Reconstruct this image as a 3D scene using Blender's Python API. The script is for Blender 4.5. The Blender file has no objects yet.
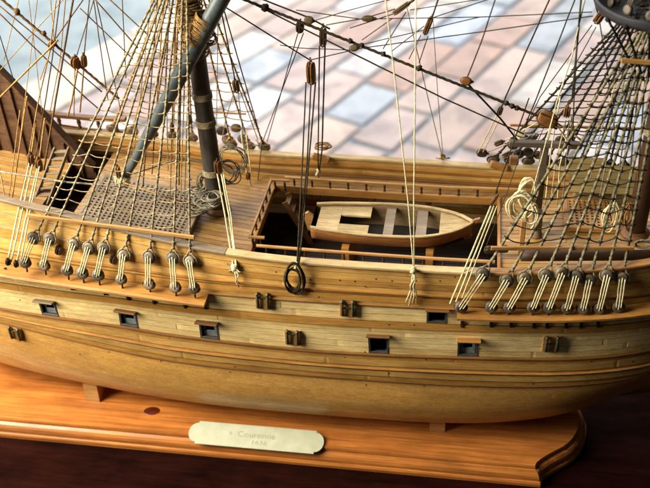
import bpy, math, random
from mathutils import Vector, Matrix
rnd = random.Random(7)
S = 0.001                                   # the model is laid out in millimetres
scene = bpy.context.scene
COL = scene.collection

# ------------------------------------------------------------------ camera (ship frame: X forward, Y to the far side, Z up)
F, PW, PH = 900.0, 650.0, 488.0
def _cam():
    y, p, r = math.radians(10.5), math.radians(36), math.radians(-3)
    f = Vector((-math.sin(y)*math.cos(p), math.cos(y)*math.cos(p), -math.sin(p)))
    R = Vector((math.cos(y), math.sin(y), 0)); U = R.cross(f)
    R2 = R*math.cos(r)+U*math.sin(r); U2 = U*math.cos(r)-R*math.sin(r)
    d = (325-PW/2)/F*R2-(265-PH/2)/F*U2+f
    return Vector((0, -58, 0))-d*500, R2, U2, f
CC, CR, CU, CF = _cam()
def at(px, py, axis, val):
    """the point on the plane axis = val that stands at this place of the photograph"""
    d = (px-PW/2)/F*CR-(py-PH/2)/F*CU+CF
    i = 'xyz'.index(axis); t = (val-CC[i])/d[i]
    return CC+t*d
def aty(px, py, Y): return at(px, py, 'y', Y)
def atz(px, py, Z): return at(px, py, 'z', Z)

# ------------------------------------------------------------------ materials
def lin(r, g, b):
    f = lambda c: (c/255/12.92) if c/255 <= .04045 else ((c/255+.055)/1.055)**2.4
    return (f(r), f(g), f(b), 1)
class NT:
    def __init__(s, name):
        m = bpy.data.materials.new(name); m.use_nodes = True
        s.m = m; s.n = m.node_tree.nodes; s.l = m.node_tree.links
        s.b = s.n['Principled BSDF']
    def new(s, t, **k):
        n = s.n.new(t)
        for a, v in k.items(): setattr(n, a, v)
        return n
    def link(s, a, b): s.l.new(a, b)
    def coords(s, scale, rot=(0, 0, 0)):
        tc = s.new('ShaderNodeTexCoord'); mp = s.new('ShaderNodeMapping')
        mp.inputs['Scale'].default_value = scale; mp.inputs['Rotation'].default_value = rot
        s.link(tc.outputs['Object'], mp.inputs['Vector']); return mp.outputs['Vector']
    def noise(s, vec, scale=1, detail=4, rough=.55, dist=0):
        n = s.new('ShaderNodeTexNoise'); n.inputs['Scale'].default_value = scale
        n.inputs['Detail'].default_value = detail; n.inputs['Roughness'].default_value = rough
        n.inputs['Distortion'].default_value = dist
        s.link(vec, n.inputs['Vector']); return n.outputs['Fac']
    def ramp(s, fac, stops):
        r = s.new('ShaderNodeValToRGB'); e = r.color_ramp.elements
        while len(e) < len(stops): e.new(.5)
        for i, (p, c) in enumerate(stops):
            e[i].position = p; e[i].color = c if len(c) == 4 else (*c, 1)
        s.link(fac, r.inputs['Fac']); return r.outputs['Color']
    def mix(s, a, b, fac, mode='MULTIPLY'):
        n = s.new('ShaderNodeMix', data_type='RGBA', blend_type=mode)
        for sock, v in ((n.inputs[6], a), (n.inputs[7], b), (n.inputs[0], fac)):
            if hasattr(v, 'links') or hasattr(v, 'is_linked'): s.link(v, sock)
            else: sock.default_value = v
        return n.outputs[2]
    def bump(s, h, strength, dist):
        b = s.new('ShaderNodeBump'); b.inputs['Strength'].default_value = strength
        b.inputs['Distance'].default_value = dist
        s.link(h, b.inputs['Height']); s.link(b.outputs['Normal'], s.b.inputs['Normal'])
def wood(name, base=None, dark=.55, rough=.42, grain=(45, 900, 900), spec=.4, blot=.35, bumpd=.0001, pore=.3):
    """base None: the colour of each plank comes from the mesh (attribute col)"""
    t = NT(name)
    v = t.coords(grain); g = t.noise(v, 1, 6, .65, .6)
    v2 = t.coords(tuple(a*4.0 for a in grain)); p = t.noise(v2, 1, 3, .6)
    bl = t.noise(t.coords((28, 60, 60)), 1, 4, .6)
    if base is None:
        a = t.new('ShaderNodeAttribute', attribute_name='col'); c = a.outputs['Color']
    else: c = tuple(base)
    c = t.mix(c, t.ramp(g, [(.28, (dark, dark*.9, dark*.78)), (.62, (1.08, 1.06, 1.03))]), 1.0)
    c = t.mix(c, t.ramp(p, [(.30, (1-pore, 1-pore*1.1, 1-pore*1.2)), (.5, (1, 1, 1))]), 1.0)
    c = t.mix(c, t.ramp(bl, [(.3, (1-blot, 1-blot*1.1, 1-blot*1.25)), (.65, (1.1, 1.1, 1.08))]), 1.0)
    t.link(c, t.b.inputs['Base Color'])
    t.link(t.ramp(bl, [(.3, (rough+.14,)*3), (.7, (rough-.06,)*3)]), t.b.inputs['Roughness'])
    t.b.inputs['Specular IOR Level'].default_value = spec
    t.bump(g, .5, bumpd)
    return t.m
def rope_mat(name, c1, c2, rough=.85, sc=700):
    t = NT(name); n = t.noise(t.coords((sc, sc, sc)), 1, 3, .6)
    n2 = t.noise(t.coords((60, 60, 60)), 1, 2, .5)
    c = t.ramp(n, [(.3, c1), (.7, c2)])
    c = t.mix(c, t.ramp(n2, [(.3, (.7, .66, .6)), (.7, (1.15, 1.12, 1.1))]), 1.0)
    t.link(c, t.b.inputs['Base Color']); t.b.inputs['Roughness'].default_value = rough
    t.b.inputs['Specular IOR Level'].default_value = .15
    t.bump(n, .6, .0002)
    return t.m
def plain(name, c1, c2, rough=.5, metal=0.0, sc=400, bumpd=.0001):
    t = NT(name); n = t.noise(t.coords((sc, sc, sc)), 1, 4, .6)
    t.link(t.ramp(n, [(.3, c1), (.7, c2)]), t.b.inputs['Base Color'])
    t.b.inputs['Roughness'].default_value = rough; t.b.inputs['Metallic'].default_value = metal
    t.bump(n, .4, bumpd)
    return t.m
M = {}
M['planks'] = wood('planks', None, .68, .38, blot=.28)
M['bottom_planks'] = wood('bottom_planks', None, .78, .33, (160, 620, 620), .45, .14, .00004, .34)
M['tan_wood'] = wood('tan_wood', lin(178, 128, 66), .6)
M['brown_wood'] = wood('brown_wood', lin(124, 86, 48), .6, .5)
M['orange_wood'] = wood('orange_wood', lin(188, 142, 84), .65, .5)
M['grey_wood'] = wood('grey_wood', lin(132, 116, 96), .65, .55)
M['bitt_wood'] = wood('bitt_wood', lin(92, 80, 70), .65, .55)
M['pale_wood'] = wood('pale_wood', lin(196, 172, 126), .7, .55)
M['boat_wood'] = wood('boat_wood', lin(188, 166, 122), .5, .6, (70, 1100, 1100), .3)
M['poop_wood'] = wood('poop_wood', lin(94, 66, 44), .4, .6, (120, 300, 300), .3, .5)
M['house_wood'] = wood('house_wood', lin(150, 130, 84), .6, .55)
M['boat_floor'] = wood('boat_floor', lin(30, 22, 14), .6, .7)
M['boat_inside'] = wood('boat_inside', lin(112, 90, 58), .5, .65)
M['boat_side'] = wood('boat_side', lin(148, 98, 54), .6, .45)
M['dark_wood'] = wood('dark_wood', lin(66, 42, 24), .6, .5)
M['pine'] = wood('pine', lin(184, 116, 56), .46, .24, (10, 330, 420), .5, .3, .00004, .34)
M['spar'] = wood('spar', lin(80, 92, 97), .62, .33, (330, 330, 60), .45, .3, .00006)
M['mast'] = wood('mast', lin(78, 72, 68), .5, .48, (500, 500, 45), .35, .4, .00008)
M['band'] = rope_mat('band', lin(120, 108, 84), lin(176, 164, 130))
M['iron'] = plain('iron', lin(22, 21, 18), lin(52, 48, 40), .55, .3)
M['iron_green'] = plain('iron_green', lin(44, 46, 34), lin(96, 94, 68), .5, .2)
M['port_dark'] = plain('port_dark', lin(38, 38, 36), lin(74, 74, 70), .5)
M['port_lining'] = plain('port_lining', lin(96, 102, 106), lin(138, 142, 144), .5)
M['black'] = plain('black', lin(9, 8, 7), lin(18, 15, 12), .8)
M['deadeye'] = plain('deadeye', lin(50, 42, 34), lin(104, 90, 74), .5, 0, 330)
M['deadeye_worn'] = plain('deadeye_worn', lin(70, 58, 44), lin(134, 116, 92), .45, 0, 300)
M['block'] = wood('block', lin(140, 92, 42), .5, .5, (200, 500, 500))
M['block_olive'] = wood('block_olive', lin(106, 90, 56), .5, .55, (200, 500, 500))
M['block_dark'] = wood('block_dark', lin(58, 46, 32), .5, .5, (200, 500, 500))
M['rope_cream'] = rope_mat('rope_cream', lin(186, 176, 136), lin(244, 236, 200))
M['rope_tan'] = rope_mat('rope_tan', lin(122, 92, 52), lin(190, 152, 96))
M['rope_shroud'] = rope_mat('rope_shroud', lin(92, 84, 66), lin(166, 156, 128))
M['rope_net'] = rope_mat('rope_net', lin(104, 88, 62), lin(178, 160, 124))
M['rope_grey'] = rope_mat('rope_grey', lin(96, 92, 82), lin(164, 158, 142))
M['rope_brown'] = rope_mat('rope_brown', lin(64, 46, 26), lin(122, 92, 54))
M['rope_dark'] = rope_mat('rope_dark', lin(28, 26, 20), lin(78, 70, 52))
M['rope_olive'] = rope_mat('rope_olive', lin(74, 70, 54), lin(158, 150, 120))
M['rope_black'] = rope_mat('rope_black', lin(14, 13, 12), lin(44, 40, 32))
M['top_black'] = plain('top_black', lin(10, 10, 18), lin(24, 22, 30), .6)

# ------------------------------------------------------------------ mesh building
class MB:
    def __init__(s): s.v = []; s.f = []; s.mi = []; s.sm = []; s.c = []
    def vert(s, p): s.v.append(Vector(p)); return len(s.v)-1
    def face(s, idx, m=0, smooth=False, c=None): s.f.append(tuple(idx)); s.mi.append(m); s.sm.append(smooth); s.c.append(c)
    def quad(s, a, b, c, d, m=0, col=None): s.face([s.vert(p) for p in (a, b, c, d)], m, False, col)
    def box(s, c, sx, sy, sz, rot=None, m=0, bev=None, col=None):
        """box with chamfered edges"""
        c = Vector(c); b = bev if bev is not None else min(sx, sy, sz)*.12
        R = rot or Matrix.Identity(3); hx, hy, hz = sx/2, sy/2, sz/2; ids = {}
        for i in (-1, 1):
            for j in (-1, 1):
                for k in (-1, 1):
                    for ax, q in enumerate(((i*hx, j*(hy-b), k*(hz-b)), (i*(hx-b), j*hy, k*(hz-b)), (i*(hx-b), j*(hy-b), k*hz))):
                        ids[(i, j, k, ax)] = s.vert(c+R@Vector(q))
        def fc(l): s.face(l, m, False, col)
        for i in (-1, 1):
            o = 1 if i > 0 else -1
            l = [ids[(i, -1, -1, 0)], ids[(i, 1, -1, 0)], ids[(i, 1, 1, 0)], ids[(i, -1, 1, 0)]]; fc(l[::o])
            l = [ids[(-1, i, -1, 1)], ids[(-1, i, 1, 1)], ids[(1, i, 1, 1)], ids[(1, i, -1, 1)]]; fc(l[::o])
            l = [ids[(-1, -1, i, 2)], ids[(1, -1, i, 2)], ids[(1, 1, i, 2)], ids[(-1, 1, i, 2)]]; fc(l[::o])
        for i in (-1, 1):
            for j in (-1, 1):
                o = i*j
                fc([ids[(i, j, -1, 0)], ids[(i, j, -1, 1)], ids[(i, j, 1, 1)], ids[(i, j, 1, 0)]][::o])
                fc([ids[(i, -1, j, 0)], ids[(i, 1, j, 0)], ids[(i, 1, j, 2)], ids[(i, -1, j, 2)]][::o])
                fc([ids[(-1, i, j, 1)], ids[(-1, i, j, 2)], ids[(1, i, j, 2)], ids[(1, i, j, 1)]][::o])
                for k in (-1, 1):
                    fc([ids[(i, j, k, 0)], ids[(i, j, k, 1)], ids[(i, j, k, 2)]][::i*j*k])
    def tube(s, path, r, n=6, m=0, twist=0.0, lobes=3, depth=.0, cap=True, oval=None):
        path = [Vector(p) for p in path]; N = len(path)
        rs = r if isinstance(r, (list, tuple)) else [r]*N
        t0 = (path[1]-path[0]).normalized()
        a = t0.cross(Vector((0, 0, 1)));  a = a if a.length > 1e-3 else t0.cross(Vector((1, 0, 0)))
        a.normalize(); rings = []; L = 0
        for i, p in enumerate(path):
            t = (path[min(i+1, N-1)]-path[max(i-1, 0)])
            t = t.normalized() if t.length > 1e-9 else t0
            a = (a-t*a.dot(t)).normalized(); b = t.cross(a)
            if i: L += (p-path[i-1]).length
            ph = L*twist; ring = []
            for k in range(n):
                th = 2*math.pi*k/n
                rr = rs[i]*(1+depth*math.cos(lobes*th-ph))
                ring.append(s.vert(p+(a*math.cos(th)+b*math.sin(th))*rr))
            rings.append(ring)
        for i in range(N-1):
            for k in range(n):
                s.face((rings[i][k], rings[i][(k+1) % n], rings[i+1][(k+1) % n], rings[i+1][k]), m, True)
        if cap:
            s.face(rings[0][::-1], m); s.face(rings[-1], m)
    def lathe(s, prof, o, axis, n=12, m=0, flat=1.0, flat_dir=None):
        """prof: (distance along axis, radius)"""
        o = Vector(o); ax = Vector(axis).normalized()
        a = Vector(flat_dir) if flat_dir else ax.cross(Vector((0, 0, 1)))
        if a.length < 1e-3: a = ax.cross(Vector((1, 0, 0)))
        a = (a-ax*a.dot(ax)).normalized(); b = ax.cross(a); rings = []
        for d, r in prof:
            rings.append([s.vert(o+ax*d+(a*math.cos(2*math.pi*k/n)*flat+b*math.sin(2*math.pi*k/n))*max(r, 1e-3)) for k in range(n)])
        for i in range(len(prof)-1):
            for k in range(n):
                s.face((rings[i][k], rings[i][(k+1) % n], rings[i+1][(k+1) % n], rings[i+1][k]), m, True)
        s.face(rings[0][::-1], m); s.face(rings[-1], m)
    def blob(s, c, r, m=0, jag=.25):
        c = Vector(c); r = Vector(r) if not isinstance(r, (int, float)) else Vector((r, r, r))
        P = []; n = 7
        for lat in (-60, -20, 20, 60):
            P.append([])
            for k in range(n):
                q = 1+rnd.uniform(-jag, jag); la = math.radians(lat); lo = 2*math.pi*(k+.5*(lat == 20))/n
                P[-1].append(s.vert(c+Vector((r.x*math.cos(la)*math.cos(lo), r.y*math.cos(la)*math.sin(lo), r.z*math.sin(la)))*q))
        for i in range(3):
            for k in range(n): s.face((P[i][k], P[i][(k+1) % n], P[i+1][(k+1) % n], P[i+1][k]), m, True)
        s.face(P[0][::-1], m, True); s.face(P[3], m, True)
    def prism(s, poly, d, m=0, mside=None):
        """poly: 3-D points of a flat outline, d: extrusion vector"""
        d = Vector(d); lo = [s.vert(p) for p in poly]; hi = [s.vert(Vector(p)+d) for p in poly]; n = len(poly)
        s.face(lo[::-1], m); s.face(hi, m)
        for i in range(n): s.face((lo[i], lo[(i+1) % n], hi[(i+1) % n], hi[i]), m if mside is None else mside)
    def sweep(s, path, sect, m=0, side=None, smooth=False):
        """bar of constant section: sect = (u sideways, w up) pairs, path = points; sideways = horizontal normal or 'side'"""
        path = [Vector(p) for p in path]; rings = []; N = len(path)
        for i, p in enumerate(path):
            t = path[min(i+1, N-1)]-path[max(i-1, 0)]
            u = Vector(side) if side else Vector((t.y, -t.x, 0))
            u.normalize(); w = Vector((0, 0, 1))
            rings.append([s.vert(p+u*a+w*b) for a, b in sect])
        n = len(sect)
        for i in range(N-1):
            for k in range(n): s.face((rings[i][k], rings[i][(k+1) % n], rings[i+1][(k+1) % n], rings[i+1][k]), m, smooth)
        s.face(rings[0][::-1], m); s.face(rings[-1], m)
    def build(s, name, mats, parent=None, origin=None):
        if not isinstance(mats, (list, tuple)): mats = [mats]
        lo = Vector([min(v[i] for v in s.v) for i in range(3)]); hi = Vector([max(v[i] for v in s.v) for i in range(3)])
        o = Vector(origin) if origin is not None else Vector(((lo.x+hi.x)/2, (lo.y+hi.y)/2, lo.z))
        me = bpy.data.meshes.new(name)
        me.from_pydata([tuple((v-o)*S) for v in s.v], [], s.f)
        for m in mats: me.materials.append(M[m] if isinstance(m, str) else m)
        me.polygons.foreach_set('material_index', s.mi)
        me.polygons.foreach_set('use_smooth', s.sm)
        if any(c is not None for c in s.c):
            at_ = me.attributes.new('col', 'FLOAT_COLOR', 'FACE')
            for i, c in enumerate(s.c): at_.data[i].color = c or (.5, .4, .3, 1)
        me.update()
        ob = bpy.data.objects.new(name, me); COL.objects.link(ob)
        place(ob, o, parent); return ob
WORLD = {}
def place(ob, o, parent):
    WORLD[ob.name] = Vector(o)
    if parent is not None:
        ob.parent = parent; ob.location = (Vector(o)-WORLD[parent.name])*S
    else: ob.location = Vector(o)*S
def empty(name, o, parent=None):
    ob = bpy.data.objects.new(name, None); COL.objects.link(ob); ob.empty_display_size = .01
    place(ob, o, parent); return ob
def tag(o, label=None, cat=None, group=None, kind=None):
    for k, v in (('label', label), ('category', cat), ('group', group), ('kind', kind)):
        if v: o[k] = v
def fix_normals(ob):
    import bmesh
    bm = bmesh.new(); bm.from_mesh(ob.data); bmesh.ops.recalc_face_normals(bm, faces=bm.faces); bm.to_mesh(ob.data); bm.free()

# ------------------------------------------------------------------ hull form
def interp(x, tab):
    n = len(tab)
    if x <= tab[0][0]: return tab[0][1]
    if x >= tab[-1][0]: return tab[-1][1]
    i = 0
    while x > tab[i+1][0]: i += 1
    def m(j):
        a, b = max(j-1, 0), min(j+1, n-1); return (tab[b][1]-tab[a][1])/(tab[b][0]-tab[a][0])
    h = tab[i+1][0]-tab[i][0]; t = (x-tab[i][0])/h
    return tab[i][1]*(1+2*t)*(1-t)**2+m(i)*h*t*(1-t)**2+tab[i+1][1]*t*t*(3-2*t)+m(i+1)*h*t*t*(t-1)
def sstep(t): t = min(1, max(0, t)); return t*t*(3-2*t)
BEAM = [(-270, 40), (-220, 48), (-160, 55), (-100, 59.5), (-40, 61), (20, 61), (80, 59.5), (120, 57), (150, 53.5), (175, 48), (195, 40.5), (212, 30), (226, 17), (234, 6), (237, 1)]
CAP = [(-270, 35), (-188, 20), (-154, 16), (-138, 13), (-112, 9.7), (-77, 3.8), (-43, 1.1), (0, 0), (80, -1), (112, 0), (175, 4), (237, 12)]
COFF = [(-270, 18), (-217, 13), (-160, 7), (-108, 2), (-40, 0), (90, 0), (137, 1), (190, 5), (237, 12)]
AOFF = [(-270, 8), (-217, 4), (-130, 4), (-100, 2), (-5, -1), (90, 1), (137, 1.5), (190, 4), (237, 9)]
BRISE = [(-270, 6), (-200, 0), (60, 0), (110, 1), (150, 8), (190, 28), (237, 56)]
KN = [(0, .95, 0, .95), (22, .99, -22, .98), (62, 1.0, -61, .99), (84, .987, -83, .96), (98, .975, -98, .90), (110, .945, -111, .81), (122, .87, -123, .68), (134, .74, -133.5, .52), (146, .47, -141, .30), (160, .04, -144, .04)]
T1 = [(k[0], k[1]) for k in KN]; T2 = [(k[0], k[2]) for k in KN]; T3 = [(k[0], k[3]) for k in KN]
def b_at(X): return interp(X, BEAM)
CAPF = [(-270, .80), (-188, .82), (-154, .85), (-112, .885), (-77, .90), (-43, .93), (-5, .95), (237, .95)]
def cap_y(X): return b_at(X)*interp(X, CAPF)
def cap_z(X): return interp(X, CAP)
def sec(X, v):
    w = max(sstep((-X-60)/300)*.6, sstep((X-40)/190))
    f = interp(v, T1)*(1-w)+interp(v, T3)*w; c = cap_z(X); co = interp(X, COFF)
    if v < 22: f *= 1+(interp(X, CAPF)/.95-1)*(1-v/22)
    off = interp(v, [(0, c), (22, c*.12), (62, interp(X, AOFF)), (84, co), (122, co*.45+interp(X, BRISE)), (160, interp(X, BRISE)*.4)])
    return b_at(X)*f, interp(v, T2)+off
def hull_pt(px, py):
    """(X, v) of the near side of the hull at this place of the photograph"""
    Y = -58.0; v = 40
    for _ in range(14):
        P = aty(px, py, Y); lo, hi = 0.0, 120.0
        for _ in range(24):
            v = (lo+hi)/2
            if sec(P.x, v)[1] > P.z: lo = v
            else: hi = v
        Y = -sec(P.x, v)[0]
    return P.x, v
def hp(X, v, side=-1, out=0.0):
    y, z = sec(X, v); y2, z2 = sec(X, v+.5); n = Vector((0, -(z2-z), (y2-y))); n.normalize()
    if n.y < 0: n = -n
    y += n.y*out; z += n.z*out
    return Vector((X, side*y, z))
def raise_at(v):
    r = 0
    if 36 < v < 41: r = .7
    if 61.5 < v < 84.2: r = .55+.5*(66 < v < 71.2)+.5*(75.3 < v < 80)
    if 17.6 < v < 21.8: r = 1.0
    if 8.4 < v < 12: r = .5
    return r
# colours of the strakes
C_PALE, C_PALE2 = lin(238, 212, 152), lin(228, 198, 136)
C_TAN, C_BRN, C_ORG, C_LOW = lin(206, 164, 96), lin(186, 138, 70), lin(168, 116, 54), lin(208, 160, 88)
VB = [0, 4, 8.5, 12, 17.6, 21.8, 26, 31, 36, 41, 44.5, 48, 52.5, 57, 61.5, 66, 71.2, 75.4, 80, 84.2]
VC = [C_TAN, C_TAN, C_BRN, C_TAN, C_BRN, C_PALE2, C_PALE, C_PALE, C_BRN, C_PALE2, C_PALE, C_PALE, C_PALE, C_PALE2, C_BRN, C_TAN, C_BRN, C_TAN, C_BRN]
v_ = 84.2
while v_ < 158:
    v_ += 4.2; VB.append(min(v_, 160)); VC.append(C_LOW)
# port openings on the near side: (X0, X1, v0, v1)
PORTS_OPEN = [(47.5, 305), (128.5, 320), (209, 330), (378.5, 345), (468, 346.5)]
PORTS = []
for px, py in PORTS_OPEN:
    X, v = hull_pt(px, py); PORTS.append((X-5.6, X+5.6, 48, 61.5))
X, v = hull_pt(437, 313); PORTS.append((X-5.4, X+5.4, 26, 36))
def in_port(x, v): return any(a < x < b and c < v < d for a, b, c, d in PORTS)

def jitcol(c, a=.12):
    k = 1+rnd.uniform(-a, a); h = rnd.uniform(-.05, .05)
    return (c[0]*k, c[1]*k*(1+h*.4), c[2]*k*(1+h*1.5), 1)
def planked(mb, fn, us, vb, cols, groove=.22, depth=.35, seg=(55, 110), sub=2, skip=None, m=0, flip=False, jit=.12, butts=True, seam=.42):
    """strakes between the values vb; fn(u, v, sink) gives a point; every strake has sunk seams and random plank ends"""
    for i in range(len(vb)-1):
        v0, v1 = vb[i], vb[i+1]; u0, u1 = us[0], us[-1]
        ends = []; x = u0+rnd.uniform(10, seg[1])
        while x < u1: ends.append(x); x += rnd.uniform(*seg)
        ul = sorted([(u, 0) for u in us if all(abs(u-e) > .3 for e in ends)]+([(e-.16, 1) for e in ends]+[(e+.16, 2) for e in ends] if butts else []))
        rows = [(v0, depth), (v0+groove, 0)]+[(v0+groove+(v1-v0-2*groove)*k/sub, 0) for k in range(1, sub)]+[(v1-groove, 0), (v1, depth)]
        ids = [[mb.vert(fn(u, v, max(d, depth*.6 if k else 0))) for v, d in rows] for u, k in ul]
        col = jitcol(cols[i], jit)
        for a in range(len(ul)-1):
            if ul[a][1] == 1: col = jitcol(cols[i], jit)
            um = (ul[a][0]+ul[a+1][0])/2
            for b in range(len(rows)-1):
                if skip and skip(um, (rows[b][0]+rows[b+1][0])/2): continue
                f = (ids[a][b], ids[a+1][b], ids[a+1][b+1], ids[a][b+1])
                mb.face(f[::-1] if flip else f, m, False, col if 0 < b < len(rows)-2 else (col[0]*seam, col[1]*seam*.9, col[2]*seam*.8, 1))
def frange(a, b, d):
    out = []; x = a
    while x < b-1e-6: out.append(x); x += d
    return out+[b]

# ================================================================== the ship
KEEL_Z = -148.0
ship = empty('ship_model', (0, 0, KEEL_Z))
tag(ship, 'wooden model of a square rigged sailing ship with tan planked hull on a pine base', 'model ship')

us = frange(-270, 200, 3)+frange(200, 236.5, 2.5)[1:]
us = sorted(set(us+[a for p in PORTS for a in p[:2]]))
us = [u for i, u in enumerate(us) if i == 0 or any(abs(u-a) < 1e-6 for p in PORTS for a in p[:2]) or all(abs(u-a) > .6 for p in PORTS for a in p[:2])]
hull = MB()
for side in (-1, 1):
    n_top = VB.index(84.2)
    planked(hull, lambda u, v, s: hp(u, v, side, raise_at(v)-s), us, VB[:n_top+1], VC[:n_top], .17, .28, (80, 190), 2,
            in_port if side < 0 else None, 0, side > 0, .07)
    planked(hull, lambda u, v, s: hp(u, v, side, -s), us, VB[n_top:], VC[n_top:], .1, .05, (70, 130), 2, None, 1, side > 0, .07, seam=.7)
# stern closing
st = [hp(-270, v, -1) for v in frange(0, 160, 8)]+[hp(-270, v, 1) for v in frange(0, 160, 8)[::-1]]
hull.face([hull.vert(p) for p in st][::-1], 0, False, C_BRN)
HULL = hull.build('hull', ['planks', 'bottom_planks'], ship, (0, 0, KEEL_Z))
kb = MB(); kb.sweep([(x, 0, interp(x, BRISE)*.4) for x in frange(-262, 222, 12)], [(-2, -147.9), (2, -147.9), (2, -142), (-2, -142)], side=(0, 1, 0))
kb.build('keel', 'brown_wood', HULL)
kb = MB(); kb.sweep([(236, 0, -120), (240, 0, -90), (241, 0, -50), (241, 0, 12)], [(-1.6, 0), (1.6, 0), (1.6, 1), (-1.6, 1)], side=(0, 1, 0))
kb = MB(); kb.prism([(219, -1.8, -130), (237, -1.8, -100), (241, -1.8, -50), (242, -1.8, 16), (235, -1.8, 14), (235, -1.8, -50), (231, -1.8, -98), (214, -1.8, -126)], (0, 3.6, 0))
o = kb.build('stem_post', 'brown_wood', HULL); fix_normals(o)

# thin mouldings that run along the side
def hull_rail(v, out, h, mat, x0=-268, x1=232):
    for side in (-1, 1):
        mb = MB(); pts = [hp(x, v, side, out*.5) for x in frange(x0, x1, 6)]
        mb.sweep(pts, [(-out*.7, -h/2), (out*.5, -h/2), (out*.7, 0), (out*.5, h/2), (-out*.7, h/2)] if side < 0 else
                 [(out*.7, -h/2), (-out*.5, -h/2), (-out*.7, 0), (-out*.5, h/2), (out*.7, h/2)])
        o = mb.build('moulding', mat, HULL); fix_normals(o)
hull_rail(15.6, 1.0, 1.3, 'tan_wood'); hull_rail(24.0, 1.1, 1.2, 'tan_wood')
hull_rail(62.3, 1.2, 1.1, 'brown_wood'); hull_rail(84.6, .8, .9, 'brown_wood'); hull_rail(73.5, 1.6, 1.1, 'tan_wood')

# nail heads and pegs scattered on the planking
for px, py in [(80, 354), (109, 352), (161, 361), (235, 366), (230, 372), (389, 324), (414, 324), (389, 372), (365, 352), (392, 281), (355, 281), (376, 279), (416, 281), (440, 281),
               (340, 280), (310, 279), (276, 272), (426, 359), (455, 277), (533, 383), (591, 361), (632, 360), (480, 349), (319, 296), (365, 286), (345, 357), (366, 385), (20, 300), (286, 281), (424, 386)]:
    X, v = hull_pt(px, py); p = hp(X, v, -1, raise_at(v)-.2)
    mb = MB(); mb.lathe([(-.3, .55), (.25, .5), (.4, .2)], p, (0, -1, .1), 8); mb.build('nail_head', 'iron', HULL)

# cap rails
def cap_path(side, x0, x1, inset=1.0): return [Vector((x, side*(cap_y(x)-inset), cap_z(x))) for x in frange(x0, x1, 5)]
def bar(w, h, ch=.4): return [(-w/2, ch), (-w/2+ch, 0), (w/2-ch, 0), (w/2, ch), (w/2, h-ch), (w/2-ch, h), (-w/2+ch, h), (-w/2, h-ch)]
for side, x0, x1, mat in ((-1, -268, -57, 'grey_wood'), (-1, -56.6, 85, 'pale_wood'), (-1, 85.4, 230, 'tan_wood'), (1, -268, 230, 'pale_wood')):
    mb = MB(); mb.sweep(cap_path(side, x0, x1), bar(5.4, 1.9)); o = mb.build('cap_rail', mat, ship); fix_normals(o)

# inner bulwarks
def deck_z(X): return cap_z(X)-(11.5-2.0*sstep((-X-40)/60))
for side in (-1, 1):
    mb = MB()
    vb = [0, 3.2, 6.4, 9.4, 13]
    planked(mb, lambda u, v, s: Vector((u, side*(cap_y(u)-3.4+s), cap_z(u)-v)), frange(-268, 225, 6), vb,
            [C_TAN, C_BRN, C_TAN, C_BRN], .22, .35, (60, 120), 1, None, 0, side < 0)
    mb.build('bulwark_lining', 'planks', ship)
    mb = MB(); mb.sweep([(x, side*(cap_y(x)-4.4), deck_z(x)) for x in frange(-268, 225, 6)], bar(3, 1.3, .3)); o = mb.build('waterway', 'brown_wood', ship); fix_normals(o)
    mb = MB(); mb.sweep([(x, side*(cap_y(x)-3.9), cap_z(x)-4.6) for x in frange(-268, 225, 6)], bar(1.5, 1.6, .3)); o = mb.build('pin_rail', 'tan_wood', ship); fix_normals(o)

# deck of narrow planks with the waist opening
OX0, OX1, OY0, OY1 = -48.0, 96.0, -43.0, 35.5
QX0, QX1, QY0, QY1 = -178.0, -157.0, -40.0, 44.0          # the dark well beside the poop
def deck_skip(x, y):
    if OX0 < x < OX1 and OY0 < y < OY1: return True
    if QX0 < x < QX1 and QY0 < y < QY1: return True
    return abs(y) > cap_y(x)-2.0
dm = MB(); ys = [OY0-4*i for i in range(4, 0, -1)]+frange(OY0, OY1, 4.13)+[OY1+4*i for i in range(1, 6)]
planked(dm, lambda u, v, s: Vector((u, v, deck_z(u)-s)), sorted(set(frange(-268, 226, 6)+[OX0, OX1, QX0, QX1])), ys,
        [lin(*rnd.choice([(168, 130, 74), (156, 118, 64), (178, 140, 84)])) for _ in ys], .22, .4, (40, 80), 1, deck_skip)
DECK = dm.build('deck', 'planks', ship)

# hold below the waist
hm = MB(); LZ = -42.0
planked(hm, lambda u, v, s: Vector((u, v, LZ-s)), frange(OX0-20, OX1+24, 12), frange(-52, 52, 5.2), [lin(52, 34, 20)]*30, .25, .4, (40, 80), 1)  # plank colour darkened to carry the shade of the hold
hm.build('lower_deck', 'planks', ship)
wm = MB()
for x, s in ((OX0-18, 1), (OX1+20, -1)):
    planked(wm, lambda u, v, k: Vector((x, u, -13-v)), frange(-52, 52, 13), frange(0, 26, 5.2), [lin(26, 18, 12)]*8, .25, .3, (80, 120), 1, None, 0, s < 0, butts=False)  # near-black walls, the hold's shade is put into their colour
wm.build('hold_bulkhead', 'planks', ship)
for i, x in enumerate(frange(OX0-8, OX1+10, 36)):
    for y0, y1 in ((-54, OY0+.6), (OY1-.6, 52)):
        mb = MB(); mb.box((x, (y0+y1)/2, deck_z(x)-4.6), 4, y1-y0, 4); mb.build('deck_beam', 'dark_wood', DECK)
# coaming
mb = MB()
for y in (OY0-.2, OY1+.2): mb.sweep([(x, y, deck_z(x)-4) for x in frange(OX0-1, OX1+1, 8)], bar(1.8, 5.4, .3), side=(0, 1, 0))
for x in (OX0-.2, OX1+.2): mb.sweep([(x, OY0+.9, deck_z(x)-4), (x, OY1-.9, deck_z(x)-4)], bar(1.8, 5.2, .3), side=(1, 0, 0))
o = mb.build('hatch_coaming', 'tan_wood', DECK); fix_normals(o)

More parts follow.
